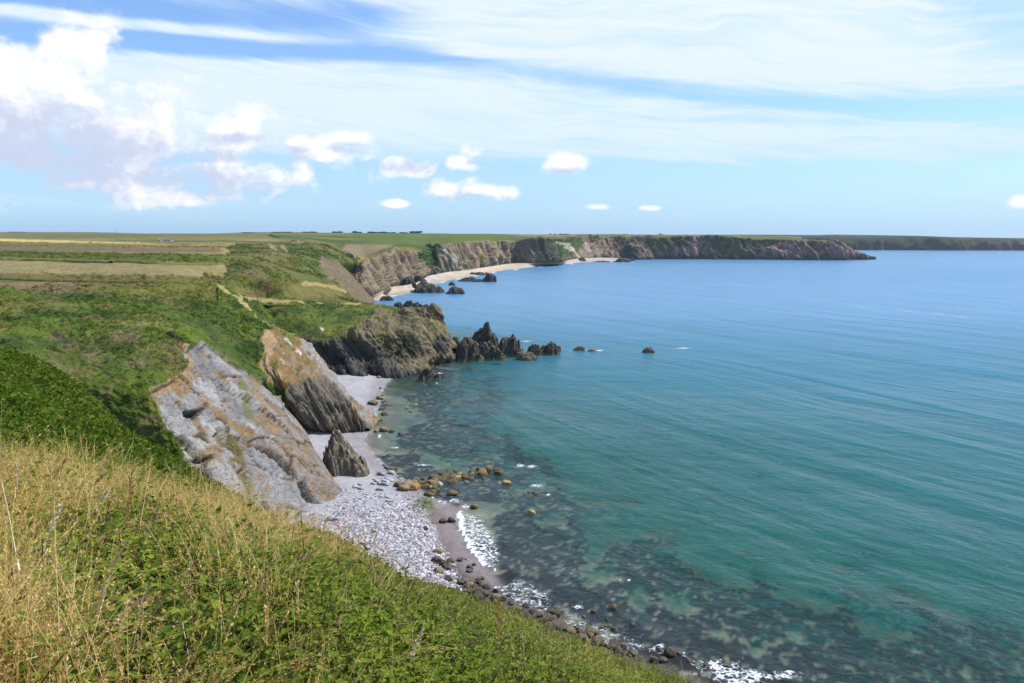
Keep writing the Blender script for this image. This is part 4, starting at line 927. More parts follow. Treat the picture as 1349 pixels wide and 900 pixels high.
NAMED = [(667, 632, 16, 'o', "ochre weed-topped boulder at the seaward end of the boulder reef"), (656, 619, 20, 'b', "largest brown boulder at the far tip of the reef"), (624, 664, 13, 'b', "brown boulder ringed by white foam in the surf"),
         (701, 669, 13, 'o', "round ochre boulder alone in the water right of the surf"), (584, 687, 11, 'd', "dark boulder on the wet sand, left one of a close pair"), (594, 686, 12, 'd', "dark boulder on the wet sand, right one of a close pair"),
         (561, 696, 8, 'd', "small dark boulder at the edge of pebbles and wet sand"), (580, 632, 14, 'g', "pale flat boulder in the middle of the reef"), (596, 646, 15, 'b', "big brown boulder at the near edge of the reef"), (559, 629, 10, 'b', "brown boulder at the landward head of the reef, highest of its group"),
         (807, 793, 15, 'b', "brown boulder alone in shallow water off the green slope"), (776, 826, 12, 'b', "brown boulder close above the green slope, upper of a stacked pair"), (783, 830, 13, 'd', "dark boulder touching the brown one above the green slope"), (882, 862, 20, 'd', "largest dark boulder by the foam at the bottom of the slope"),
         (727, 802, 11, 'b', "brown boulder at the edge of the lower wash of foam"), (782, 799, 10, 'b', "reddish boulder in the shallows beside lone brown one"), (833, 816, 10, 'd', "dark split boulder with a white fleck of surf"), (871, 850, 9, 'd', "dark boulder crowned by foam above the largest dark one"),
         (816, 842, 11, 'd', "dark boulder half hidden by the turf edge"), (532, 637, 9, 'g', "pale flat boulder at the top of the shingle bank"), (705, 645, 8, 'b', "small brown boulder awash right of the ochre reef end"), (672, 646, 6, 'b', "small brown boulder just below the ochre reef end"),
         (578, 752, 14, 'b', "round brown boulder at the foot of the pebble bank"), (565, 772, 12, 'd', "dark brown boulder under the pebble bank next to the turf"), (730, 805, 8, 'd', "small wet boulder beside the lower wash"), (960, 872, 11, 'd', "dark boulder inside the bright surf at the picture's foot"),
         (1005, 893, 10, 'd', "dark boulder at the outer end of the bright surf"), (548, 530, 7, 'o', "ochre rock in the green shallows, upper one of three"), (536, 534, 7, 'o', "ochre rock in the green shallows, left one of three"), (541, 538, 7, 'o', "ochre rock in the green shallows, lowest of three"),
         (500, 525, 11, 'b', "tan boulder at the water's edge of the far cove, upper one"), (491, 532, 13, 'b', "tan flat boulder at the water's edge of the far cove, lower one"), (507, 543, 10, 'd', "dark weedy boulder at the edge of the far cove"), (528, 568, 10, 'd', "dark awash rock off the tip of the rust spur"), (505, 564, 12, 'b', "brown boulder at the tip of the rust spur"), (496, 566, 8, 'o', "ochre boulder touching the tip of the rust spur"),
         (516, 565, 9, 'd', "dark boulder outermost of three at the tip of the rust spur"), (437, 686, 15, 'g', "grey flat-topped boulder on the pebbles that the red-clad person leans by")]
for x, y, wd, k, lab in NAMED:
    o = boulder(x, y, wd, k, lab, flat=2.0 if 'person leans' in lab else 1.0)
    if 'person leans' in lab: o.location.z += .25; o.rotation_euler = (0, .1, .4)
def on_line(pts, t):
    d = [0]
    for a, b in zip(pts[:-1], pts[1:]): d.append(d[-1] + math.hypot(b[0] - a[0], b[1] - a[1]))
    q = t * d[-1]; x = np.interp(q, d, [p[0] for p in pts]); y = np.interp(q, d, [p[1] for p in pts]); return x, y
SETS = [([(530, 640), (548, 640), (562, 638), (572, 628), (590, 626), (610, 622), (640, 616), (656, 614)], 84, 8, (6, 15), 'b', "brown boulder in the reef that runs from the shingle into the sea", "boulders of the reef"),
        ([(550, 626), (558, 640), (562, 650), (575, 650)], 14, 6, (5, 11), 'b', "brown boulder at the landward head of the reef", "boulders at the head of the reef"),
        ([(576, 730), (590, 752), (604, 768), (640, 782), (668, 796), (700, 806), (740, 820), (770, 836), (820, 858), (870, 880)], 88, 11, (6, 14), 'd', "wet dark boulder on the shore strip just above the green slope", "dark boulders along the near shore"),
        ([(600, 735), (628, 752), (640, 775)], 16, 10, (4, 9), 'd', "wet dark boulder on the brown sand beside the surf", "dark boulders on the brown sand"),
        ([(760, 800), (830, 830), (900, 855), (960, 880), (1010, 895)], 26, 12, (4, 9), 'd', "dark boulder awash among flecks of foam at the slope's foot", "awash boulders at the slope's foot"),
        ([(458, 636), (480, 640), (500, 630), (515, 632), (470, 655), (455, 660)], 30, 10, (5, 14), 'g', "grey flat slab rock lying on the beach below the rock tooth", "grey slab rocks under the rock tooth"),
        ([(495, 660), (512, 655), (505, 668), (497, 672)], 9, 5, (6, 12), 'g', "grey broken slab in the small heap in the middle of the beach", "grey slab heap in the middle of the beach"),
        ([(505, 610), (520, 618), (535, 625)], 14, 5, (4, 9), 'd', "dark weedy boulder at the beach edge behind the reef", "weedy boulders behind the reef"),
        ([(640, 630), (680, 655), (700, 640), (665, 700)], 10, 12, (3, 6), 'b', "small brown rock breaking the water right of the reef", "small rocks breaking the water"),
        ([(500, 500), (506, 515), (504, 545), (498, 556)], 12, 6, (3, 7), 'b', "small boulder along the water's edge of the far cove", "small boulders of the far cove")]
for pts, n_, jit, (w0, w1), k, lab, grp in SETS:
    for i in range(n_):
        x, y = on_line(pts, random.random())
        kk = k if random.random() < .8 else {'b': 'o', 'd': 'b', 'g': 'g'}[k]
        if kk == 'o' and grp != "boulders of the reef": kk = 'b'
        wd = random.uniform(w0, w1) * (random.random() ** .5 * .5 + .6); x += random.gauss(0, jit * .5); y += random.gauss(0, jit * .42)
        size = "large" if wd > w0 + (w1 - w0) * .62 else "small" if wd < w0 + (w1 - w0) * .3 else "middling"
        hue = {'b': "brown", 'o': "ochre", 'd': "dark", 'g': "grey"}[kk]
        hue = "wet dark" if kk == 'd' and "wet" in lab else "dark weedy" if "weedy" in lab else hue
        txt, wh = lab, ""
        for a in ("wet dark ", "dark weedy ", "brown ", "dark ", "grey "):
            if txt.startswith(a): txt = txt[len(a):]; break
        if grp == "dark boulders along the near shore": txt = "boulder on the shore strip " + ("under the pebble bank" if x < 630 else "left of the lower wash of foam" if x < 700 else "between the lower wash and the stacked pair" if x < 790 else "towards the bright surf at the slope's foot")
        if grp == "boulders of the reef": txt = "boulder in the " + ("landward third of the reef" if x < 575 else "middle of the reef" if x < 620 else "seaward third of the reef")
        if grp == "awash boulders at the slope's foot": txt = "boulder awash " + ("right of the stacked pair" if x < 870 else "beside the largest dark boulder" if x < 930 else "among the bright surf")
        if grp == "grey slab rocks under the rock tooth": txt = "flat slab rock " + ("close under the rock tooth" if x < 478 else "between the rock tooth and the reef")
        boulder(x, y, wd, kk, size + " " + hue + " " + txt, grp, name="slab_rock" if k == 'g' else "boulder")

# ---- instanced ground cover: one point per clump, variants picked by number
def scatter(name, pts, rot, scl, idx, variants, mat=None, tint=None):
    c = bpy.data.collections.new(name + "_variants")
    for o in variants: c.objects.link(o)
    me = bpy.data.meshes.new(name); n = len(pts)
    me.vertices.add(n); me.vertices.foreach_set('co', np.asarray(pts, np.float32).ravel())
    for k, t, a in (('turn', 'FLOAT_VECTOR', rot), ('size', 'FLOAT', scl), ('pick', 'INT', idx)):
        at = me.attributes.new(k, t, 'POINT'); at.data.foreach_set('vector' if t == 'FLOAT_VECTOR' else 'value', np.asarray(a, np.float32 if t != 'INT' else np.int32).ravel())
    if tint is not None:
        at = me.attributes.new('tint', 'FLOAT_VECTOR', 'POINT'); at.data.foreach_set('vector', np.asarray(tint, np.float32).ravel())
    o = bpy.data.objects.new(name, me); COL.objects.link(o); o['kind'] = 'stuff'
    ng = bpy.data.node_groups.new(name, 'GeometryNodeTree')
    ng.interface.new_socket('Geometry', in_out='INPUT', socket_type='NodeSocketGeometry'); ng.interface.new_socket('Geometry', in_out='OUTPUT', socket_type='NodeSocketGeometry')
    gi = ng.nodes.new('NodeGroupInput'); go = ng.nodes.new('NodeGroupOutput'); ip = ng.nodes.new('GeometryNodeInstanceOnPoints')
    ci = ng.nodes.new('GeometryNodeCollectionInfo'); ci.inputs['Collection'].default_value = c; ci.inputs['Separate Children'].default_value = True; ci.inputs['Reset Children'].default_value = True
    def na(nm, t):
        q = ng.nodes.new('GeometryNodeInputNamedAttribute'); q.data_type = t; q.inputs[0].default_value = nm
        return next(s for s in q.outputs if s.enabled and s.name == 'Attribute')
    ng.links.new(gi.outputs[0], ip.inputs['Points']); ng.links.new(ci.outputs[0], ip.inputs['Instance']); ip.inputs['Pick Instance'].default_value = True
    ng.links.new(na('pick', 'INT'), ip.inputs['Instance Index']); ng.links.new(na('turn', 'FLOAT_VECTOR'), ip.inputs['Rotation']); ng.links.new(na('size', 'FLOAT'), ip.inputs['Scale'])
    ng.links.new(ip.outputs[0], go.inputs[0])
    o.modifiers.new('scatter', 'NODES').node_group = ng
    return o
def variant(name, v, f, mat, matidx=None):
    me = bpy.data.meshes.new(name); me.from_pydata([tuple(map(float, p)) for p in v], [], f); me.update()
    for m in (mat if isinstance(mat, list) else [mat]): me.materials.append(m)
    if matidx is not None: me.polygons.foreach_set('material_index', np.asarray(matidx, np.int32))
    return bpy.data.objects.new(name, me)
def inst_mat(name, lo, hi, transl=.3, rough=.6, spec=.3, hue=None):
    m, nb = newmat(name)
    geo = nb.node('ShaderNodeNewGeometry'); pos = E(nb, geo.outputs['Position']); oi = nb.node('ShaderNodeObjectInfo')
    rnd = E(nb, oi.outputs['Random']); ri = E(nb, geo.outputs['Random Per Island'])
    t = nb.ramp(nb.noise(pos, .45, 3, .6) * .55 + rnd * .25 + ri * .3, .25, .85)
    c = nb.mix(t, lo, hi)
    if hue: c = nb.mix(nb.ramp(ri * .6 + nb.noise(pos, 1.2, 2, .5) * .6, .72, .90), c, hue)
    b = nb.node('ShaderNodeBsdfPrincipled', {'Base Color': c, 'Roughness': rough, 'Specular IOR Level': spec})
    tt = nb.node('ShaderNodeBsdfTranslucent', {'Color': c})
    finish(nb, nb.node('ShaderNodeMixShader', {0: transl, 1: b.outputs[0], 2: tt.outputs[0]}).outputs[0]); return m
M_LEAF = inst_mat("bramble_leaf", (.060, .110, .008), (.26, .33, .032), .35, .7, .15, (.34, .30, .07))
M_LEAFB = inst_mat("bracken_green", (.055, .105, .008), (.18, .255, .024), .35, .85, .08, (.25, .21, .055))
M_STEM = inst_mat("bramble_stem", (.10, .055, .03), (.22, .14, .08), .0)
M_STRAW = inst_mat("dry_grass", (.50, .31, .06), (.88, .64, .24), .4, .6, .2, (.88, .72, .38))
M_STRAWP = inst_mat("pale_dead_stem", (.55, .46, .30), (.78, .70, .52), .2)
M_GRASSG = inst_mat("green_grass", (.14, .17, .014), (.36, .36, .05), .4, .6, .2, (.50, .38, .12))
def rotm(rx, ry, rz): return np.array(Euler((rx, ry, rz)).to_matrix())
def leaf(v, f, mi, c, M, s, m=0):
    base = np.array([(0, 0, 0), (.34, .30, .05), (.28, .66, .03), (0, 1.0, -.10), (-.28, .66, .03), (-.34, .30, .05), (0, .45, -.06)]) * s
    k = len(v); v.extend(list(base @ M.T + c))
    for a, b in ((0, 1), (1, 2), (2, 3), (3, 4), (4, 5), (5, 0)): f.append((k + a, k + b, k + 6)); mi.append(m)
def bramble(seed, n=16, size=.20, ls=.055):
    r = np.random.default_rng(seed); v, f, mi = [], [], []
    for i in range(n):
        c = np.array([r.normal(0, .45), r.normal(0, .45), abs(r.normal(0, .35))]) * size
        yaw = r.uniform(0, 6.28); tl = r.uniform(-.2, .9)
        for a in (-1.25, 0, 1.25):
            leaf(v, f, mi, c, rotm(0, 0, yaw) @ rotm(tl * .6 + r.normal(0, .15), r.normal(0, .25), a), ls * r.uniform(.7, 1.2) * (1.15 if a == 0 else .9))
    for i in range(2):
        c = np.array([r.normal(0, .3), r.normal(0, .3), -.1]) * size; d = np.array([r.normal(0, .5), r.normal(0, .5), .5]) * size * 1.3; k = len(v); w = .0022
        v += [c + (w, 0, 0), c - (w, 0, 0), c + d - (w, 0, 0), c + d + (w, 0, 0)]; f.append((k, k + 1, k + 2, k + 3)); mi.append(1)
    return v, f, mi
def blade(v, f, mi, base, L, w, az, bend, m=0, seg=5, up=1.0):
    d = np.array([math.cos(az), math.sin(az), 0]); sidev = np.array([-math.sin(az), math.cos(az), 0]); k = len(v)
    ang = 0.08; p = np.array(base, float); pts = []
    for i in range(seg + 1):
        t = i / seg; ww = w * (1 - t * .85); pts.append(p.copy()); v += [p - sidev * ww * .5, p + sidev * ww * .5]
        p = p + (d * math.sin(ang) + np.array([0, 0, up]) * math.cos(ang)) * L / seg; ang += bend / seg * (1 + t)
    for i in range(seg): f.append((k + 2 * i, k + 2 * i + 1, k + 2 * i + 3, k + 2 * i + 2)); mi.append(m)
    return pts
def plume(v, f, mi, pts, r, m, dens=26, s=.016, ln=.28):
    """a seed head round the last part of a stalk"""
    a, b = np.array(pts[-3]), np.array(pts[-1]); mid = np.array(pts[-2])
    for i in range(dens):
        t = r.random(); c = (a * (1 - t) ** 2 + 2 * mid * t * (1 - t) + b * t * t); ax = (b - a) / (np.linalg.norm(b - a) + 1e-9)
        o = r.normal(size=3); o = o / np.linalg.norm(o); dirv = ax * .9 + o * .55; dirv /= np.linalg.norm(dirv); sd_ = np.cross(dirv, o); sd_ /= np.linalg.norm(sd_) + 1e-9
        L = s * r.uniform(.7, 1.5); w = L * .20; k = len(v)
        v += [c, c + dirv * L * .5 + sd_ * w, c + dirv * L, c + dirv * L * .5 - sd_ * w]; f.append((k, k + 1, k + 2, k + 3)); mi.append(m)
def tuft(seed, n, L, w, spread, bend, head=.3, m=0):
    r = np.random.default_rng(seed); v, f, mi = [], [], []
    for i in range(n):
        b = (r.normal(0, spread), r.normal(0, spread), -.03); l = L * r.uniform(.45, 1.1)
        pts = blade(v, f, mi, b, l, w * r.uniform(.6, 1.2), r.uniform(0, 6.28), bend * r.uniform(.2, 1.4), m)
        if r.random() < head: plume(v, f, mi, pts, r, m, 22, .011)
    return v, f, mi
NVR, NVC = NEAR_V.shape[:2]
def sample_near(n, wfun):
    V = NEAR_V; c = (V[:-1, :-1] + V[1:, 1:]) / 2
    ar = np.linalg.norm(np.cross(V[1:, :-1] - V[:-1, :-1], V[:-1, 1:] - V[:-1, :-1]), axis=-1)
    w = ar * wfun(c); w = w.ravel() / w.sum(); k = rng.choice(len(w), n, p=w)
    i, j = k // (NVC - 1), k % (NVC - 1); a, b = rng.random((n, 1)), rng.random((n, 1))
    return V[i, j] * (1 - a) * (1 - b) + V[i + 1, j] * a * (1 - b) + V[i, j + 1] * (1 - a) * b + V[i + 1, j + 1] * a * b
def dgeo(c):
    d = np.hypot(c[..., 0], c[..., 1]); px, py = proj(c)
    vis = (px > -220) & (px < 980) & (c[..., 1] > 1.0) & (c[..., 2] > 24) & (py < 1150)
    return d, px, py, vis
def turns(n, tilt=.25): return np.stack([rng.normal(0, tilt, n), rng.normal(0, tilt, n), rng.uniform(0, 6.28, n)], -1)
golden = lambda px, py, c: (1 - .62 * sstep(np.hypot(c[..., 0], c[..., 1]), 5.5, 11)) * sstep(fbm(c, .55, 3, .6, 501) + .24 * np.exp(-((px + 60) / 260.0) ** 2) + .10 * np.exp(-((px - 330) / 160.0) ** 2) - .08 * sstep(px, 500, 900) - .20 * np.exp(-(((px - 190) / 110.0) ** 2 + ((py - 790) / 90.0) ** 2)), .53, .68)
# brambles close by
def wb(c):
    d, px, py, vis = dgeo(c); return vis * (d < 17) * (1 / np.maximum(d, 3) ** 1.1) * (1.05 - .45 * golden(px, py, c)) * (1 - .5 * np.exp(-(((px - 110) / 45.) ** 2 + ((py - 785) / 14.) ** 2)))
vs = [variant("bramble", *(lambda q: (q[0], q[1], [M_LEAF, M_STEM], q[2]))(bramble(600 + i, 24, .20, .026))) for i in range(6)]
n_ = 19000; p = sample_near(n_, wb); p[:, 2] += rng.random(n_) * .12
scatter("bramble_leaves", p, turns(n_, .35), rng.uniform(.7, 1.3, n_), rng.integers(0, 6, n_), vs)
# leafy cover farther down the slope
def wm(c):
    d, px, py, vis = dgeo(c); return vis * (d > 9) * (1 / np.maximum(d, 8) ** 1.35)
def clump(seed, n, size, ls):
    r = np.random.default_rng(seed); v, f, mi = [], [], []
    for i in range(n):
        q = r.normal(size=3); q /= np.linalg.norm(q); q[2] = abs(q[2]) * .7
        leaf(v, f, mi, q * size * r.uniform(.5, 1.1), rotm(r.normal(0, .6), r.normal(0, .6), r.uniform(0, 6.28)), ls * r.uniform(.6, 1.3))
    return v, f, mi
vs = [variant("bracken", *(lambda q: (q[0], q[1], M_LEAFB, q[2]))(clump(620 + i, 34, .24, .13))) for i in range(6)]
n_ = 60000; p = sample_near(n_, wm); d = np.hypot(p[:, 0], p[:, 1])
scatter("bracken_cover", p, turns(n_, .3), rng.uniform(.6, 1.25, n_) * np.clip(d / 24, .38, 1.7), rng.integers(0, 6, n_), vs)
# dry grass
def wg(c):
    d, px, py, vis = dgeo(c); return vis * (d < 22) * (1 / np.maximum(d, 2.6) ** 1.25) * (.08 + golden(px, py, c))
vs = [variant("dry_tuft", *(lambda q: (q[0], q[1], M_STRAW, q[2]))(tuft(640 + i, 14, .52, .0050, .06, .9, .4))) for i in range(7)]
n_ = 3600; p = sample_near(n_, wg)
scatter("dry_grass", p, turns(n_, .18), rng.uniform(.42, 1.05, n_), rng.integers(0, 7, n_), vs)
vs = [variant("tall_tuft", *(lambda q: (q[0], q[1], M_STRAW, q[2]))(tuft(650 + i, 6, .80, .0052, .05, 1.25, .75))) for i in range(6)]
n_ = 1300; p = sample_near(n_, lambda c: wg(c) * (.4 + sstep(fbm(c, 1.1, 2, .5, 511), .5, .6)))
scatter("tall_dry_grass", p, turns(n_, .2), rng.uniform(.55, 1.0, n_), rng.integers(0, 6, n_), vs)
# dead matted blades lying in the brambles
vs = [variant("dead_blades", *(lambda q: (q[0], q[1], M_STRAW, q[2]))(tuft(660 + i, 9, .34, .005, .05, 2.2, .0))) for i in range(4)]
n_ = 2400; p = sample_near(n_, wg); p[:, 2] += rng.random(n_) * .12
scatter("dead_grass_blades", p, turns(n_, .8), rng.uniform(.5, 1.1, n_), rng.integers(0, 4, n_), vs)
# green grass mixed through
def wgg(c):
    d, px, py, vis = dgeo(c); return vis * (d < 26) * (1 / np.maximum(d, 2.6) ** 1.15)
vs = [variant("green_tuft", *(lambda q: (q[0], q[1], M_GRASSG, q[2]))(tuft(680 + i, 16, .27, .006, .06, 1.0, .05))) for i in range(5)]
n_ = 14000; p = sample_near(n_, wgg); d = np.hypot(p[:, 0], p[:, 1])
scatter("green_grass", p, turns(n_, .2), rng.uniform(.5, 1.15, n_) * np.clip(d / 9, .9, 1.7), rng.integers(0, 5, n_), vs)

# pebbles of the bank and the beach
vs = []
for i in range(6):
    r = np.random.default_rng(700 + i); q = IV1 * (1 + r.normal(0, .08, (len(IV1), 1))) * np.array([1, r.uniform(.6, .9), r.uniform(.4, .65)])
    vs.append(variant("pebble", q, IF1, None) if False else variant("pebble", q, IF1, simple_mat("pale_pebble" if i < 4 else "grey_pebble", (.56, .54, .54) if i < 2 else (.42, .41, .43) if i == 2 else (.42, .34, .32) if i == 3 else (.20, .19, .22), .8, .3, 0, .25)))
n_ = 26000; bx = rng.uniform(395, 640, n_ * 3); by = rng.uniform(640, 800, n_ * 3)
wgt = poly(bx, by, [(400, 700), (440, 680), (500, 668), (545, 662), (565, 690), (585, 725), (605, 760), (600, 790), (450, 770)], 14) * .9 + poly(bx, by, [(440, 640), (520, 620), (560, 660), (480, 690), (430, 690)], 10) * .12
sel = np.nonzero(rng.random(n_ * 3) < wgt)[0][:n_]; pts = np.array([P(bx[i], by[i], z=2.0) for i in sel])
zz, ss = bed_z(pts[:, 0], pts[:, 1]); pw_ = P(446, 692, z=2.4); m_ = (zz > .3) & (np.hypot(pts[:, 0] - pw_[0] + .3, pts[:, 1] - pw_[1]) > 1.3); pts = pts[m_]; pts[:, 2] = zz[m_] + .03
n_ = len(pts); sz = .07 + .30 * rng.random(n_) ** 4.5 + .05 * rng.random(n_)
scatter("beach_pebbles", pts, turns(n_, .3), sz, rng.integers(0, 6, n_), vs)
# green weed on the shingle edge
M_WEED = inst_mat("shore_weed", (.07, .09, .015), (.20, .22, .05), .1)
vs = [variant("weed", *(lambda q: (q[0], q[1], M_WEED, q[2]))(clump(720 + i, 14, .22, .10))) for i in range(3)]
n_ = 260; pts = np.array([P(rng.normal(557, 8), rng.normal(665, 8), z=.6) for _ in range(n_)]); zz, ss = bed_z(pts[:, 0], pts[:, 1]); pts[:, 2] = zz + .05
scatter("shore_weed", pts, turns(n_, .3), rng.uniform(.5, 1.3, n_), rng.integers(0, 3, n_), vs)

# bushes and tussocks that roughen the slopes; each takes the colour of the cover it grows in
def sample_mesh(V, C_, n, wfun):
    c = (V[:-1, :-1] + V[1:, 1:]) / 2
    ar = np.linalg.norm(np.cross(V[1:, :-1] - V[:-1, :-1], V[:-1, 1:] - V[:-1, :-1]), axis=-1)
    w = (ar * wfun(c)).ravel(); w = w / w.sum(); k = rng.choice(len(w), n, p=w); i, j = k // (V.shape[1] - 1), k % (V.shape[1] - 1)
    a, b = rng.random((n, 1)), rng.random((n, 1))
    return V[i, j] * (1 - a) * (1 - b) + V[i + 1, j] * a * (1 - b) + V[i, j + 1] * (1 - a) * b + V[i + 1, j + 1] * a * b, C_[i, j]
M_TINT, nb = newmat("hill_scrub")
ti = nb.node('ShaderNodeAttribute', attribute_name='tint', attribute_type='INSTANCER'); geo = nb.node('ShaderNodeNewGeometry'); oi = nb.node('ShaderNodeObjectInfo')
cc = nb.scalecol(ti.outputs['Color'], .75 + E(nb, geo.outputs['Random Per Island']) * .7)
b1 = nb.node('ShaderNodeBsdfPrincipled', {'Base Color': cc, 'Roughness': .95, 'Specular IOR Level': .05}); b2 = nb.node('ShaderNodeBsdfTranslucent', {'Color': cc})
finish(nb, nb.node('ShaderNodeMixShader', {0: .2, 1: b1.outputs[0], 2: b2.outputs[0]}).outputs[0])
TV = [variant("scrub", *(lambda q: (q[0], q[1], M_TINT, q[2]))(clump(820 + i, 26, .5, .24))) for i in range(5)]
def scrub(name, V, C_, n, wfun, s0, s1, gain=1.35):
    p, c = sample_mesh(V, C_, n, wfun); c = c * gain * rng.uniform(.65, 1.25, (n, 1)) * np.array([1.0, 1.0, .9])
    scatter(name, p, turns(n, .3), s0 + (s1 - s0) * rng.random(n) ** 2, rng.integers(0, 5, n), TV, tint=c)
def wslope(c):
    px, py = proj(c); return (SLAB_RK[:-1, :-1] < .05) * (px > -120) * (py < 640) * (c[..., 2] > 6) * (.15 + sstep(fbm(c, .10, 3, .6, 801), .42, .58))
scrub("slope_scrub", SLAB_V, SLAB_C, 15000, wslope, .2, .95, 1.55)
greenish = lambda C_: (C_[:-1, :-1, 1] > C_[:-1, :-1, 0] * .93)
scrub("headland_scrub", HEAD_V, HEAD_C, 5000, lambda c: greenish(HEAD_C) * (.2 + sstep(fbm(c, .08, 3, .6, 802), .42, .58)), .3, 1.3)
scrub("spur_scrub", SPUR_V, SPUR_C, 3500, lambda c: greenish(SPUR_C) * (.3 + sstep(fbm(c, .12, 3, .6, 803), .42, .58)), .25, 1.0)
scrub("hill_scrub", HILL_V, HILL_C, 6000, lambda c: greenish(HILL_C) * (c[..., 1] < 640) * (.12 + sstep(fbm(c, .03, 4, .6, 804), .46, .58)), .4, 1.9, 1.3)
def wplat(c):
    px, py = proj(c); t = np.clip(px / 350, -1.5, 2); y = py - (fbm(c, .03, 4, .5, 131) - .5) * 3
    b1_ = (y > 331 + 5 * t) & (y < 341 + 9 * t); b2_ = (y > 358 + 8 * t); b3_ = (np.abs(y - (324 + 3 * t)) < 1.2) | (np.abs(y - (319 + 4 * t)) < .7)
    return (px > -60) * (px < 352) * ((b1_ & (px < 345)) * 1.0 + b2_ * 1.6 + b3_ * .5) * (.3 + sstep(fbm(c, .06, 3, .6, 805), .4, .6))
scrub("field_scrub", PLAT_V, PLAT_C, 9000, wplat, .4, 1.9, 1.2)

# ---- tall single grass stalks that stand out of the near turf
def ray_ground(px, py):
    """the spot on the near hill that shows at this place of the picture"""
    a, b = proj(NEAR_V); ok = NEAR_V[..., 1] > 1.5
    d = np.where(ok, (a - px) ** 2 + (b - py) ** 2, 1e12); k = np.argmin(d); return NEAR_V.reshape(-1, 3)[k]
M_ST2 = simple_mat("straw_stalk", (.74, .58, .28), .6, .2, .15, .2, 9); M_ST3 = simple_mat("bleached_stalk", (.82, .74, .54), .6, .2, .1, .15, 9); M_ST4 = simple_mat("russet_seed_head", (.52, .33, .13), .7, .2, .2, .25, 30)
def tube(bm_v, bm_f, pts, r0, r1, k=5):
    base = len(bm_v); n = len(pts)
    for i, p in enumerate(pts):
        t = pts[min(i + 1, n - 1)] - pts[max(i - 1, 0)]; t = t / (np.linalg.norm(t) + 1e-9); u = np.cross(t, (0, 1, 0.1)); u /= np.linalg.norm(u); w = np.cross(t, u); r = r0 + (r1 - r0) * i / (n - 1)
        for j in range(k): bm_v.append(p + (u * math.cos(6.283 * j / k) + w * math.sin(6.283 * j / k)) * r)
    for i in range(n - 1):
        for j in range(k): bm_f.append((base + i * k + j, base + i * k + (j + 1) % k, base + (i + 1) * k + (j + 1) % k, base + (i + 1) * k + j))
STALK = [  # foot px,py, top px,py, bend, seed head, material, label
    (33, 800, 2, 636, .10, 0, M_ST3, "tall straw stalk leaning left along the picture's left side, longest there"),
    (54, 765, 80, 668, .35, 1, M_ST3, "bleached stalk arching over to the right above the brambles at the left"),
    (68, 800, 72, 700, -.02, 0, M_ST2, "straight thin straw stalk right of the bleached arching one"),
    (22, 660, 21, 603, .02, 0, M_ST3, "short pale upright blade at the far left against the green slope"),
    (57, 650, 88, 604, .35, 1, M_ST4, "russet-headed grass stalk standing against the green slope at the left, nearest the edge"),
    (100, 650, 140, 624, .5, 1, M_ST4, "russet plume bending right against the green slope"),
    (60, 690, 78, 640, .2, 1, M_ST2, "straw plume in the left turf below the russet-headed stalk"),
    (168, 690, 174, 622, .05, 1, M_ST4, "thin russet stalk upright in front of the dark green slope"),
    (112, 672, 144, 643, .3, 1, M_ST3, "pale stalk curving right, in the middle of the left turf"),
    (200, 706, 238, 674, .0, 0, M_ST3, "straight bleached stalk leaning right, bare of seeds"),
    (245, 655, 226, 650, .1, 1, M_ST4, "small russet seed head pointing left beside the slope's straw edge"),
    (130, 890, 167, 795, .08, 1, M_ST2, "thick straw stalk leaning right in the lower left brambles"),
    (150, 822, 212, 818, .5, 1, M_ST3, "nearly level straw plume lying over dark bramble leaves"),
    (52, 895, 62, 822, -.02, 0, M_ST2, "upright pale stalk at the bottom left corner"),
    (262, 896, 240, 820, -.02, 0, M_ST3, "pale stalk leaning left at the foot of the dark bramble patch"),
    (312, 796, 371, 727, .25, 1, M_ST2, "large straw seed head leaning right in the centre of the near turf"),
    (472, 780, 490, 710, .02, 1, M_ST4, "single brown stalk leaning right in front of the pebble beach"),
    (455, 815, 457, 752, .02, 0, M_ST2, "upright pale stalk left of the one before the pebble beach"),
    (500, 880, 524, 770, .18, 1, M_ST2, "tall feathery straw plume below the wet sand"),
    (540, 895, 556, 832, .4, 1, M_ST3, "nodding cream plume in the bottom turf under the feathery one"),
    (655, 880, 656, 790, .0, 1, M_ST4, "lone brown stalk upright against the dark shore boulders"),
    (622, 830, 630, 792, .0, 0, M_ST3, "short grey dead stem left of the lone brown stalk"),
    (660, 862, 666, 834, .0, 0, M_ST3, "short bleached stem just right of the lone brown stalk"),
    (395, 850, 392, 770, .02, 1, M_ST2, "slim straw stalk upright in the middle of the near turf"),
    (350, 885, 352, 800, .0, 1, M_ST2, "slim stalk beside the dark hollow in the middle turf"),
]
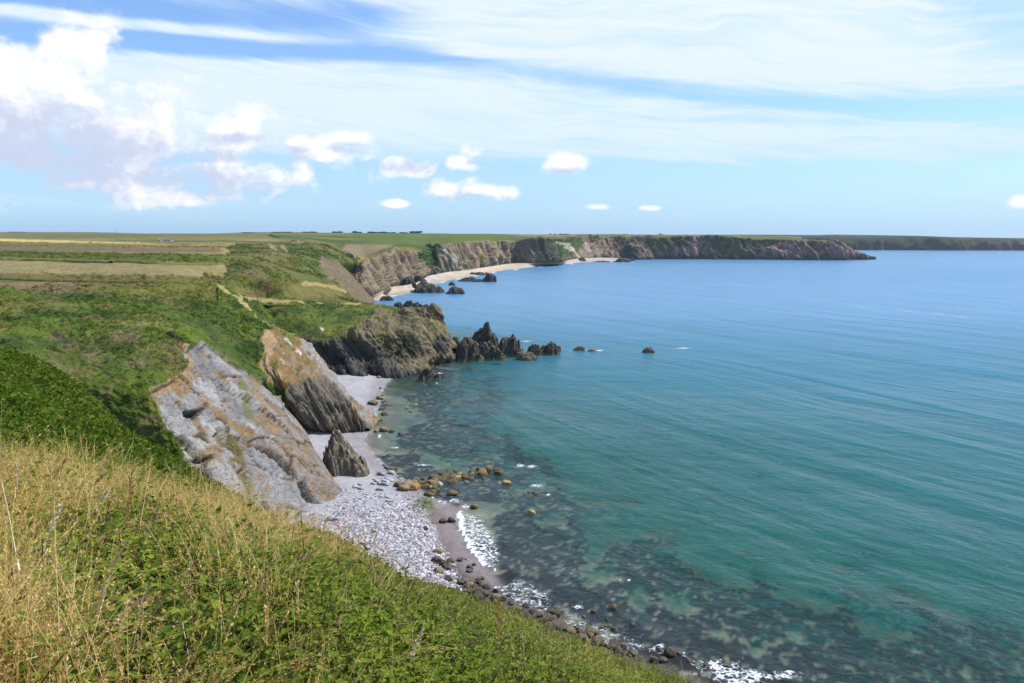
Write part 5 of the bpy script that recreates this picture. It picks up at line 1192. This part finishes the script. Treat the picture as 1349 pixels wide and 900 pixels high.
for i, (fx, fy, tx, ty, bend, head, m, lab) in enumerate(STALK):
    g = ray_ground(fx, min(fy + 48, 960)); dep = math.hypot(g[1], EYE - g[2]); top_ = np.array(P(tx, ty, d=g[1] - .02)); L = np.linalg.norm(top_ - g)
    if L > 1.9: top_ = g + (top_ - g) * 1.9 / L; L = 1.9
    foot = g + np.array([0, 0, -.03]); side = np.array([np.sign(tx - fx + .01), 0, .0]); ts = np.linspace(0, 1, 12)
    ctl = (foot + top_) / 2 + np.array([-side[0] * abs(bend) * .35 * L, 0, abs(bend) * .45 * L])
    pts = [foot * (1 - t) ** 2 + ctl * 2 * t * (1 - t) + top_ * t * t for t in ts]; pts = [p - foot for p in pts]
    root = put("grass_stalk", None, foot, label=lab, cat="grass stalk", group="tall grass stalks above the near turf")
    v, f = [], []; r_ = .0030 * max(1, dep / 5); tube(v, f, pts, r_ * 1.5, r_ * .6); me = mesh_from("stem", v, f, m); put("stem", me, (0, 0, 0), parent=root)
    if i % 3 == 0:
        v, f, mi = [], [], []; blade(v, f, mi, pts[3], L * .35, r_ * 4, random.uniform(0, 6.28), 1.6); put("leaf", mesh_from("leaf", v, f, m), (0, 0, 0), parent=root)
    if head:
        v, f, mi = [], [], []; r = np.random.default_rng(900 + i); plume(v, f, mi, [pts[7], pts[9], pts[11]], r, 0, 75, .022 * max(.8, dep / 5)); put("seed_head", mesh_from("seed_head", v, f, m), (0, 0, 0), parent=root)

# ---- hedges, trees, houses and masts of the plateau
M_HEDGE = simple_mat("hedge_green", (.115, .125, .035), .95, .05, 0, .5, .6, .8); M_TREE = simple_mat("tree_crown_green", (.022, .036, .018), .95, .05, 0, .5, .5, .8); M_BARK = simple_mat("bark", (.09, .07, .05), .9)
def tree(px, py, d, hpx, wpx, lab):
    g = np.array(P(px, py, d=d)); h = hpx / F_PX * d; wr_ = wpx * .5 / F_PX * d
    root = put("tree", None, g - np.array([0, 0, .5]), label=lab, cat="tree", group="trees on the skyline")
    v, f = [], []; tube(v, f, [np.array([0, 0, z]) * 1.0 + np.array([.1 * z, 0, 0]) for z in np.linspace(0, h * .6, 4)], .35, .15, 6); put("trunk", mesh_from("trunk", v, f, M_BARK), (0, 0, 0), parent=root)
    vv, ff = [], []
    for k in range(9):
        c = np.array([random.uniform(-.75, .75) * wr_, random.uniform(-.5, .5) * wr_, h * random.uniform(.45, .8)]); q = IV2 * (1 + .5 * (fbm(IV2 + k * 3 + px, 1.8, 3, .6, k)[:, None] - .5)) * np.array([wr_ * .42, wr_ * .42, h * .28]) + c
        b0 = len(vv); vv += list(q); ff += [tuple(b0 + z for z in t) for t in IF2]
    put("crown", mesh_from("crown", vv, ff, M_TREE), (0, 0, 0), parent=root)
TR = [(330, 307.6, 2300, 1.8, 22, "low wide tree clump left on the skyline above the green hill"), (372, 307.4, 2300, 2.2, 26, "long low tree clump on the skyline above the green hill's top"), (408, 307.4, 2300, 2.4, 20, "tree clump on the skyline right of the green hill's top"),
      (446, 307.5, 2200, 2.8, 15, "dark tree clump on the skyline left of the long shelter belt"), (470, 307.6, 2200, 3.2, 15, "round dark tree clump, first of the row left of the white house"), (489, 307.6, 2150, 2.6, 14, "dark tree clump, second of the row left of the white house"),
      (503, 308, 2100, 3.0, 16, "dark tree clump, third of the row left of the white house"), (515, 308.2, 2100, 2.6, 12, "small dark tree clump touching the white house on its left"), (532, 308.2, 2100, 2.6, 12, "small dark tree just right of the white house"), (548, 308.6, 2100, 4.2, 17, "tallest domed tree clump right of the white house"),
      (725, 309.4, 2000, 1.8, 3, "tiny lone tree on the skyline over the dark bay cliff, left of a pair"), (731, 309.4, 2000, 1.8, 3, "tiny lone tree on the skyline over the dark bay cliff, right of a pair"), (742, 309.4, 2000, 1.6, 14, "low hedge-like tree clump on the skyline over the pale cliff scars"), (22, 306.8, 2500, 1.5, 30, "low tree clump on the skyline at the far left")]
for a in TR: tree(*a)
PLX, PLY = (q.ravel() for q in proj(PLAT_V))
def hedge(pts, hpx, lab, wid=1.0):
    V_ = []; ns = 90; ring = 8
    line_ = []
    for t in np.linspace(0, 1, ns):
        x, y = on_line([(p[0], p[1]) for p in pts], t); k_ = np.argmin((PLX - x) ** 2 + ((PLY - y) * 3) ** 2); g_ = PLAT_V.reshape(-1, 3)[k_]; line_.append((g_.copy(), float(g_[1])))
    hh = hpx / F_PX
    ga = np.array([g for g, d_ in line_]); kk = np.ones(13) / 13; gp = np.pad(ga, ((6, 6), (0, 0)), mode='edge'); ga = np.stack([np.convolve(gp[:, j], kk, 'valid') for j in range(3)], -1)
    line_ = [(ga[i], ga[i][1]) for i in range(len(ga))]
    for (g, dd) in line_:
        h = hh * dd; w = h * .9 * wid
        V_.append([g + np.array([0, -math.cos(a) * w, math.sin(a) * h - .35 * h]) for a in np.linspace(-.2, math.pi + .2, ring)])
    V_ = np.array(V_); h0 = hh * line_[0][1]
    V_ = V_ + (fbm(V_, 1.1 / h0, 4, .6, int(pts[0][0]) + 77) - .5)[..., None] * np.array([.3, .7, 1.0]) * h0
    o = put("hedge", grid_mesh("hedge", V_, M_HEDGE), (0, 0, 0), label=lab, cat="hedge", group="hedges between the fields")
hedge([(-60, 313, 900), (60, 314, 850), (135, 317, 800)], 1.6, "dark hedge beyond the pale straw field on the far left")
hedge([(150, 310.5, 1300), (200, 310.8, 1300), (290, 312.5, 1200)], 1.4, "thin dark hedge far beyond the farm buildings")
hedge([(296, 314.5, 800), (330, 313.6, 860), (378, 313.2, 900)], 1.8, "dark hedge on the right of the farm, above the green hill")
hedge([(-80, 341, 300), (60, 344, 295), (150, 347, 290)], 5.0, "broad tussocky bank of yellow-green scrub along the brown field's far left side", 1.6)
hedge([(150, 345, 290), (230, 349, 285), (340, 350, 285)], 5.5, "broad dark green scrub bank along the far side of the brown field", 1.6)
hedge([(-60, 366, 225), (60, 370, 222), (110, 371, 220)], 3.6, "heathery scrub bank at the near side of the brown field, left end", 2.0)
hedge([(105, 371, 220), (170, 372, 220), (238, 373, 224)], 3.4, "green scrub bank at the near side of the brown field", 1.6)
M_WHITE = simple_mat("white_render", (.62, .59, .56), .8); M_ROOF = simple_mat("slate_roof", (.14, .13, .14), .7); M_GLASS = simple_mat("dark_window", (.03, .035, .045), .2, .5); M_REDROOF = simple_mat("brown_roof", (.25, .13, .10), .8); M_METAL = simple_mat("grey_metal", (.16, .17, .18), .5)
def box(v, f, a, b):
    k = len(v); (x0, y0, z0), (x1, y1, z1) = a, b
    v += [(x0, y0, z0), (x1, y0, z0), (x1, y1, z0), (x0, y1, z0), (x0, y0, z1), (x1, y0, z1), (x1, y1, z1), (x0, y1, z1)]
    f += [(k, k + 3, k + 2, k + 1), (k + 4, k + 5, k + 6, k + 7), (k, k + 1, k + 5, k + 4), (k + 1, k + 2, k + 6, k + 5), (k + 2, k + 3, k + 7, k + 6), (k + 3, k, k + 4, k + 7)]
def house(px, py, d, wpx, hpx, lab, roof=None, rz=0.0, name="farmhouse"):
    g = P(px, py, d=d); w = wpx / F_PX * d; h = hpx / F_PX * d; dp = max(w * .5, 5); hw = h * .6
    root = put(name, None, (g[0], g[1], g[2] - .3), rz=rz, label=lab, cat="house", group="buildings on the plateau")
    v, f = [], []; box(v, f, (-w / 2, -dp / 2, 0), (w / 2, dp / 2, hw)); k = len(v)
    v += [(-w / 2, -dp / 2, hw), (-w / 2, dp / 2, hw), (-w / 2, 0, h), (w / 2, -dp / 2, hw), (w / 2, dp / 2, hw), (w / 2, 0, h)]; f += [(k, k + 2, k + 1), (k + 3, k + 4, k + 5)]
    put("wall", mesh_from("wall", v, f, M_WHITE, False), (0, 0, 0), parent=root)
    v, f = [], []; e = .4
    for s_ in (-1, 1):
        k = len(v); v += [(-w / 2 - e, s_ * (dp / 2 + e), hw - .2), (w / 2 + e, s_ * (dp / 2 + e), hw - .2), (w / 2 + e, 0, h + .1), (-w / 2 - e, 0, h + .1), (-w / 2 - e, s_ * (dp / 2 + e), hw), (w / 2 + e, s_ * (dp / 2 + e), hw), (w / 2 + e, 0, h + .35), (-w / 2 - e, 0, h + .35)]
        f += [(k, k + 1, k + 2, k + 3), (k + 4, k + 5, k + 6, k + 7), (k, k + 1, k + 5, k + 4), (k, k + 3, k + 7, k + 4), (k + 1, k + 2, k + 6, k + 5)]
    ro = put("roof", mesh_from("roof", v, f, roof or M_ROOF, False), (0, 0, 0), parent=root)
    for s_ in (-1, 1):
        v, f = [], []; box(v, f, (s_ * w * .42 - .5, -.4, h - .3), (s_ * w * .42 + .5, .4, h + 1.3)); put("chimney", mesh_from("chimney", v, f, M_WHITE, False), (0, 0, 0), parent=ro)
    for i in range(3):
        v, f = [], []; x = (i - 1) * w * .3; box(v, f, (x - .6, -dp / 2 - .05, hw * .35), (x + .6, -dp / 2 + .1, hw * .75)); put("window", mesh_from("window", v, f, M_GLASS, False), (0, 0, 0), parent=root)
house(211, 318.0, 640, 4, 2.4, "white farmhouse with grey roof at the left of the farm group"); house(218.5, 318.2, 650, 5, 2.8, "larger dark roofed farmhouse in the middle of the farm group", M_ROOF, .3); house(227, 320.0, 620, 3.5, 2.0, "low white shed at the right end of the farm group", M_WHITE, -.2, "farm_shed")
house(522, 310.2, 1900, 4.5, 3.0, "white house alone among the dark tree clumps on the skyline"); house(556, 309.6, 1950, 6, 1.2, "low white farm shed right of the tallest domed trees", M_WHITE, 0, "farm_shed")
def mast(px, py, d, hpx, lab, lattice=True):
    g = P(px, py, d=d); h = hpx / F_PX * d; b = h * .035
    root = put("radio_mast", None, (g[0], g[1], g[2] - .5), label=lab, cat="mast")
    for (sx_, sy_) in ((1, 1), (1, -1), (-1, 1), (-1, -1)):
        v, f = [], []; tube(v, f, [np.array([sx_ * b * (1 - t * .75), sy_ * b * (1 - t * .75), h * t]) for t in (0, .5, 1)], h * .006, h * .004, 4); put("leg", mesh_from("leg", v, f, M_METAL), (0, 0, 0), parent=root)
    v, f = [], []
    for k in range(9):
        t = k / 9; t1 = (k + 1) / 9; w0 = b * (1 - t * .75); w1 = b * (1 - t1 * .75)
        for (ax, ay), (cx_, cy_) in (((-1, -1), (1, -1)), ((1, -1), (1, 1)), ((1, 1), (-1, 1)), ((-1, 1), (-1, -1))):
            tube(v, f, [np.array([ax * w0, ay * w0, h * t]), np.array([cx_ * w1, cy_ * w1, h * t1])], h * .003, h * .003, 3)
    put("bracing", mesh_from("bracing", v, f, M_METAL), (0, 0, 0), parent=root)
    v, f = [], []; box(v, f, (-b * .9, -b * .9, h * .86), (b * .9, b * .9, h * .90)); put("platform", mesh_from("platform", v, f, M_METAL, False), (0, 0, 0), parent=root)
mast(153, 309, 1500, 8.5, "lattice mast on the skyline above the pale straw field"); mast(655, 309.3, 2300, 5.5, "thin mast on the skyline over the bay cliffs, left one of a pair"); mast(668, 309.3, 2300, 7.5, "taller thin mast on the skyline over the bay cliffs, right one of a pair")

# ---- the person by the boulder on the pebbles, and a dark bag
def skin_body(name, verts, edges, radii, mat, parent):
    me = bpy.data.meshes.new(name); me.from_pydata(verts, edges, []); o = bpy.data.objects.new(name, me); COL.objects.link(o)
    o.modifiers.new("skin", 'SKIN'); o.modifiers.new("sub", 'SUBSURF').render_levels = 1
    if not me.skin_vertices: me.attributes  # layer is made by the modifier
    return o
def body_mesh(name, chains, mat):
    """one continuous tapered surface from joints with radii, merged by a remesh"""
    v, f = [], []
    for ch in chains:
        for (a, ra), (b, rb) in zip(ch[:-1], ch[1:]):
            a = np.array(a, float); b = np.array(b, float); n = max(2, int(np.linalg.norm(b - a) / (min(ra, rb) * .5)))
            for t in np.linspace(0, 1, n):
                k = len(v); q = IV1 * (ra + (rb - ra) * t) + a * (1 - t) + b * t; v += list(q); f += [tuple(k + z for z in g) for g in IF1]
    me = mesh_from(name, v, f, mat); o = bpy.data.objects.new(name, me); COL.objects.link(o)
    m = o.modifiers.new("r", 'REMESH'); m.mode = 'VOXEL'; m.voxel_size = .014; m.use_smooth_shade = True
    dg = bpy.context.evaluated_depsgraph_get(); m2 = bpy.data.meshes.new_from_object(o.evaluated_get(dg)); bpy.data.objects.remove(o); m2.name = name
    if not m2.materials: m2.materials.append(mat)
    return m2
M_SKIN = simple_mat("skin", (.60, .34, .25), .6); M_RED = simple_mat("salmon_cloth", (.80, .22, .17), .8); M_PINK = simple_mat("pink_cloth", (.75, .20, .28), .8); M_HAIR = simple_mat("dark_hair", (.05, .03, .02), .7); M_BAG = simple_mat("navy_bag", (.02, .025, .06), .8)
w = P(447, 692, z=2.4); zb = bedz(w[0], w[1])
per = put("person", None, (w[0], w[1], zb + .02), rz=.5, label="person in salmon red clothes sitting on the pebbles against a grey boulder", cat="person")
def hand(o, s):
    ch = [[((o[0], o[1], o[2]), .028), ((o[0] + .05, o[1] - .05, o[2] - .02), .026)]]
    for k, l in enumerate((.055, .065, .06, .045)):
        y = o[1] - .06 - .010 * k; ch.append([((o[0] + .05, y, o[2] - .01 + k * .004), .010), ((o[0] + .05 + l * .6, y - .02, o[2] - .015), .009), ((o[0] + .05 + l, y - .03, o[2] - .035), .008)])
    ch.append([((o[0] + .01, o[1] - .02, o[2]), .012), ((o[0] + .045, o[1] + .01 * s, o[2] + .02), .010)]); return ch
chains = [[((0, 0, .12), .13), ((-.06, 0, .32), .12), ((-.12, 0, .52), .13), ((-.14, 0, .60), .08), ((-.13, 0, .70), .045)],
          [((-.12, 0, .77), .085), ((-.11, 0, .84), .09)], [((-.02, 0, .79), .02), ((-.03, 0, .83), .014)], [((-.12, .09, .80), .02), ((-.12, .092, .82), .02)], [((-.12, -.09, .80), .02), ((-.12, -.092, .82), .02)]]
for s_ in (-1, 1):
    chains.append([((-.13, s_ * .17, .55), .055), ((-.05, s_ * .24, .33), .042), ((.16, s_ * .20, .26), .030)]); chains += hand((.16, s_ * .20, .26), s_)
    chains.append([((0, s_ * .10, .12), .09), ((.38, s_ * .13, .36), .065), ((.60, s_ * .12, .06), .042), ((.72, s_ * .13, .03), .030)])
put("body", body_mesh("body", chains, M_SKIN), (0, 0, 0), parent=per)
tr_ = [[((-.06, 0, .30), .135), ((-.12, 0, .52), .148)]] + [[((-.13, s_ * .15, .56), .068), ((-.08, s_ * .215, .42), .062)] for s_ in (-1, 1)]
put("shirt", body_mesh("shirt", tr_, M_RED), (0, 0, 0), parent=per)
put("shorts", body_mesh("shorts", [[((0, 0, .14), .145), ((-.04, 0, .24), .135)]] + [[((0, s_ * .10, .13), .105), ((.26, s_ * .125, .29), .085)] for s_ in (-1, 1)], M_PINK), (0, 0, 0), parent=per)
put("hair", body_mesh("hair", [[((-.15, 0, .83), .098), ((-.14, 0, .87), .088)]], M_HAIR), (0, 0, 0), parent=per)
w = P(450, 699, z=2.4); v = IV3 * np.array([.32, .2, .2]); v[:, 2] = np.maximum(v[:, 2], -.14); v *= (1 + .25 * (fbm(IV3, 2, 3, .5, 5)[:, None] - .5))
bag = put("bag", None, (w[0], w[1], bedz(w[0], w[1]) + .14), rz=.4, label="dark navy bag lying on the pebbles in front of the person", cat="bag")
put("pouch", mesh_from("pouch", v, IF3, M_BAG), (0, 0, 0), parent=bag); v, f = [], []; tube(v, f, [np.array([.2 * math.cos(t), 0, .12 + .14 * math.sin(t)]) for t in np.linspace(0, math.pi, 9)], .014, .014); put("handle", mesh_from("handle", v, f, M_BAG), (0, 0, 0), parent=bag)

# ---- the air over the bay: a thin even haze that far land fades into
m = bpy.data.materials.new("sea_air"); m.use_nodes = True; m.node_tree.nodes.clear(); nb = NB(m.node_tree)
pv = nb.node('ShaderNodeVolumePrincipled', {'Color': (.72, .84, 1.0, 1), 'Density': 0.00005, 'Anisotropy': .3})
nb.node('ShaderNodeOutputMaterial', {'Volume': pv.outputs[0]})
v, f = [], []; box(v, f, (-4500, -800, -72), (8200, 6400, 84)); put("haze", mesh_from("haze", v, f, m, False), (0, 0, 0), kind='stuff')
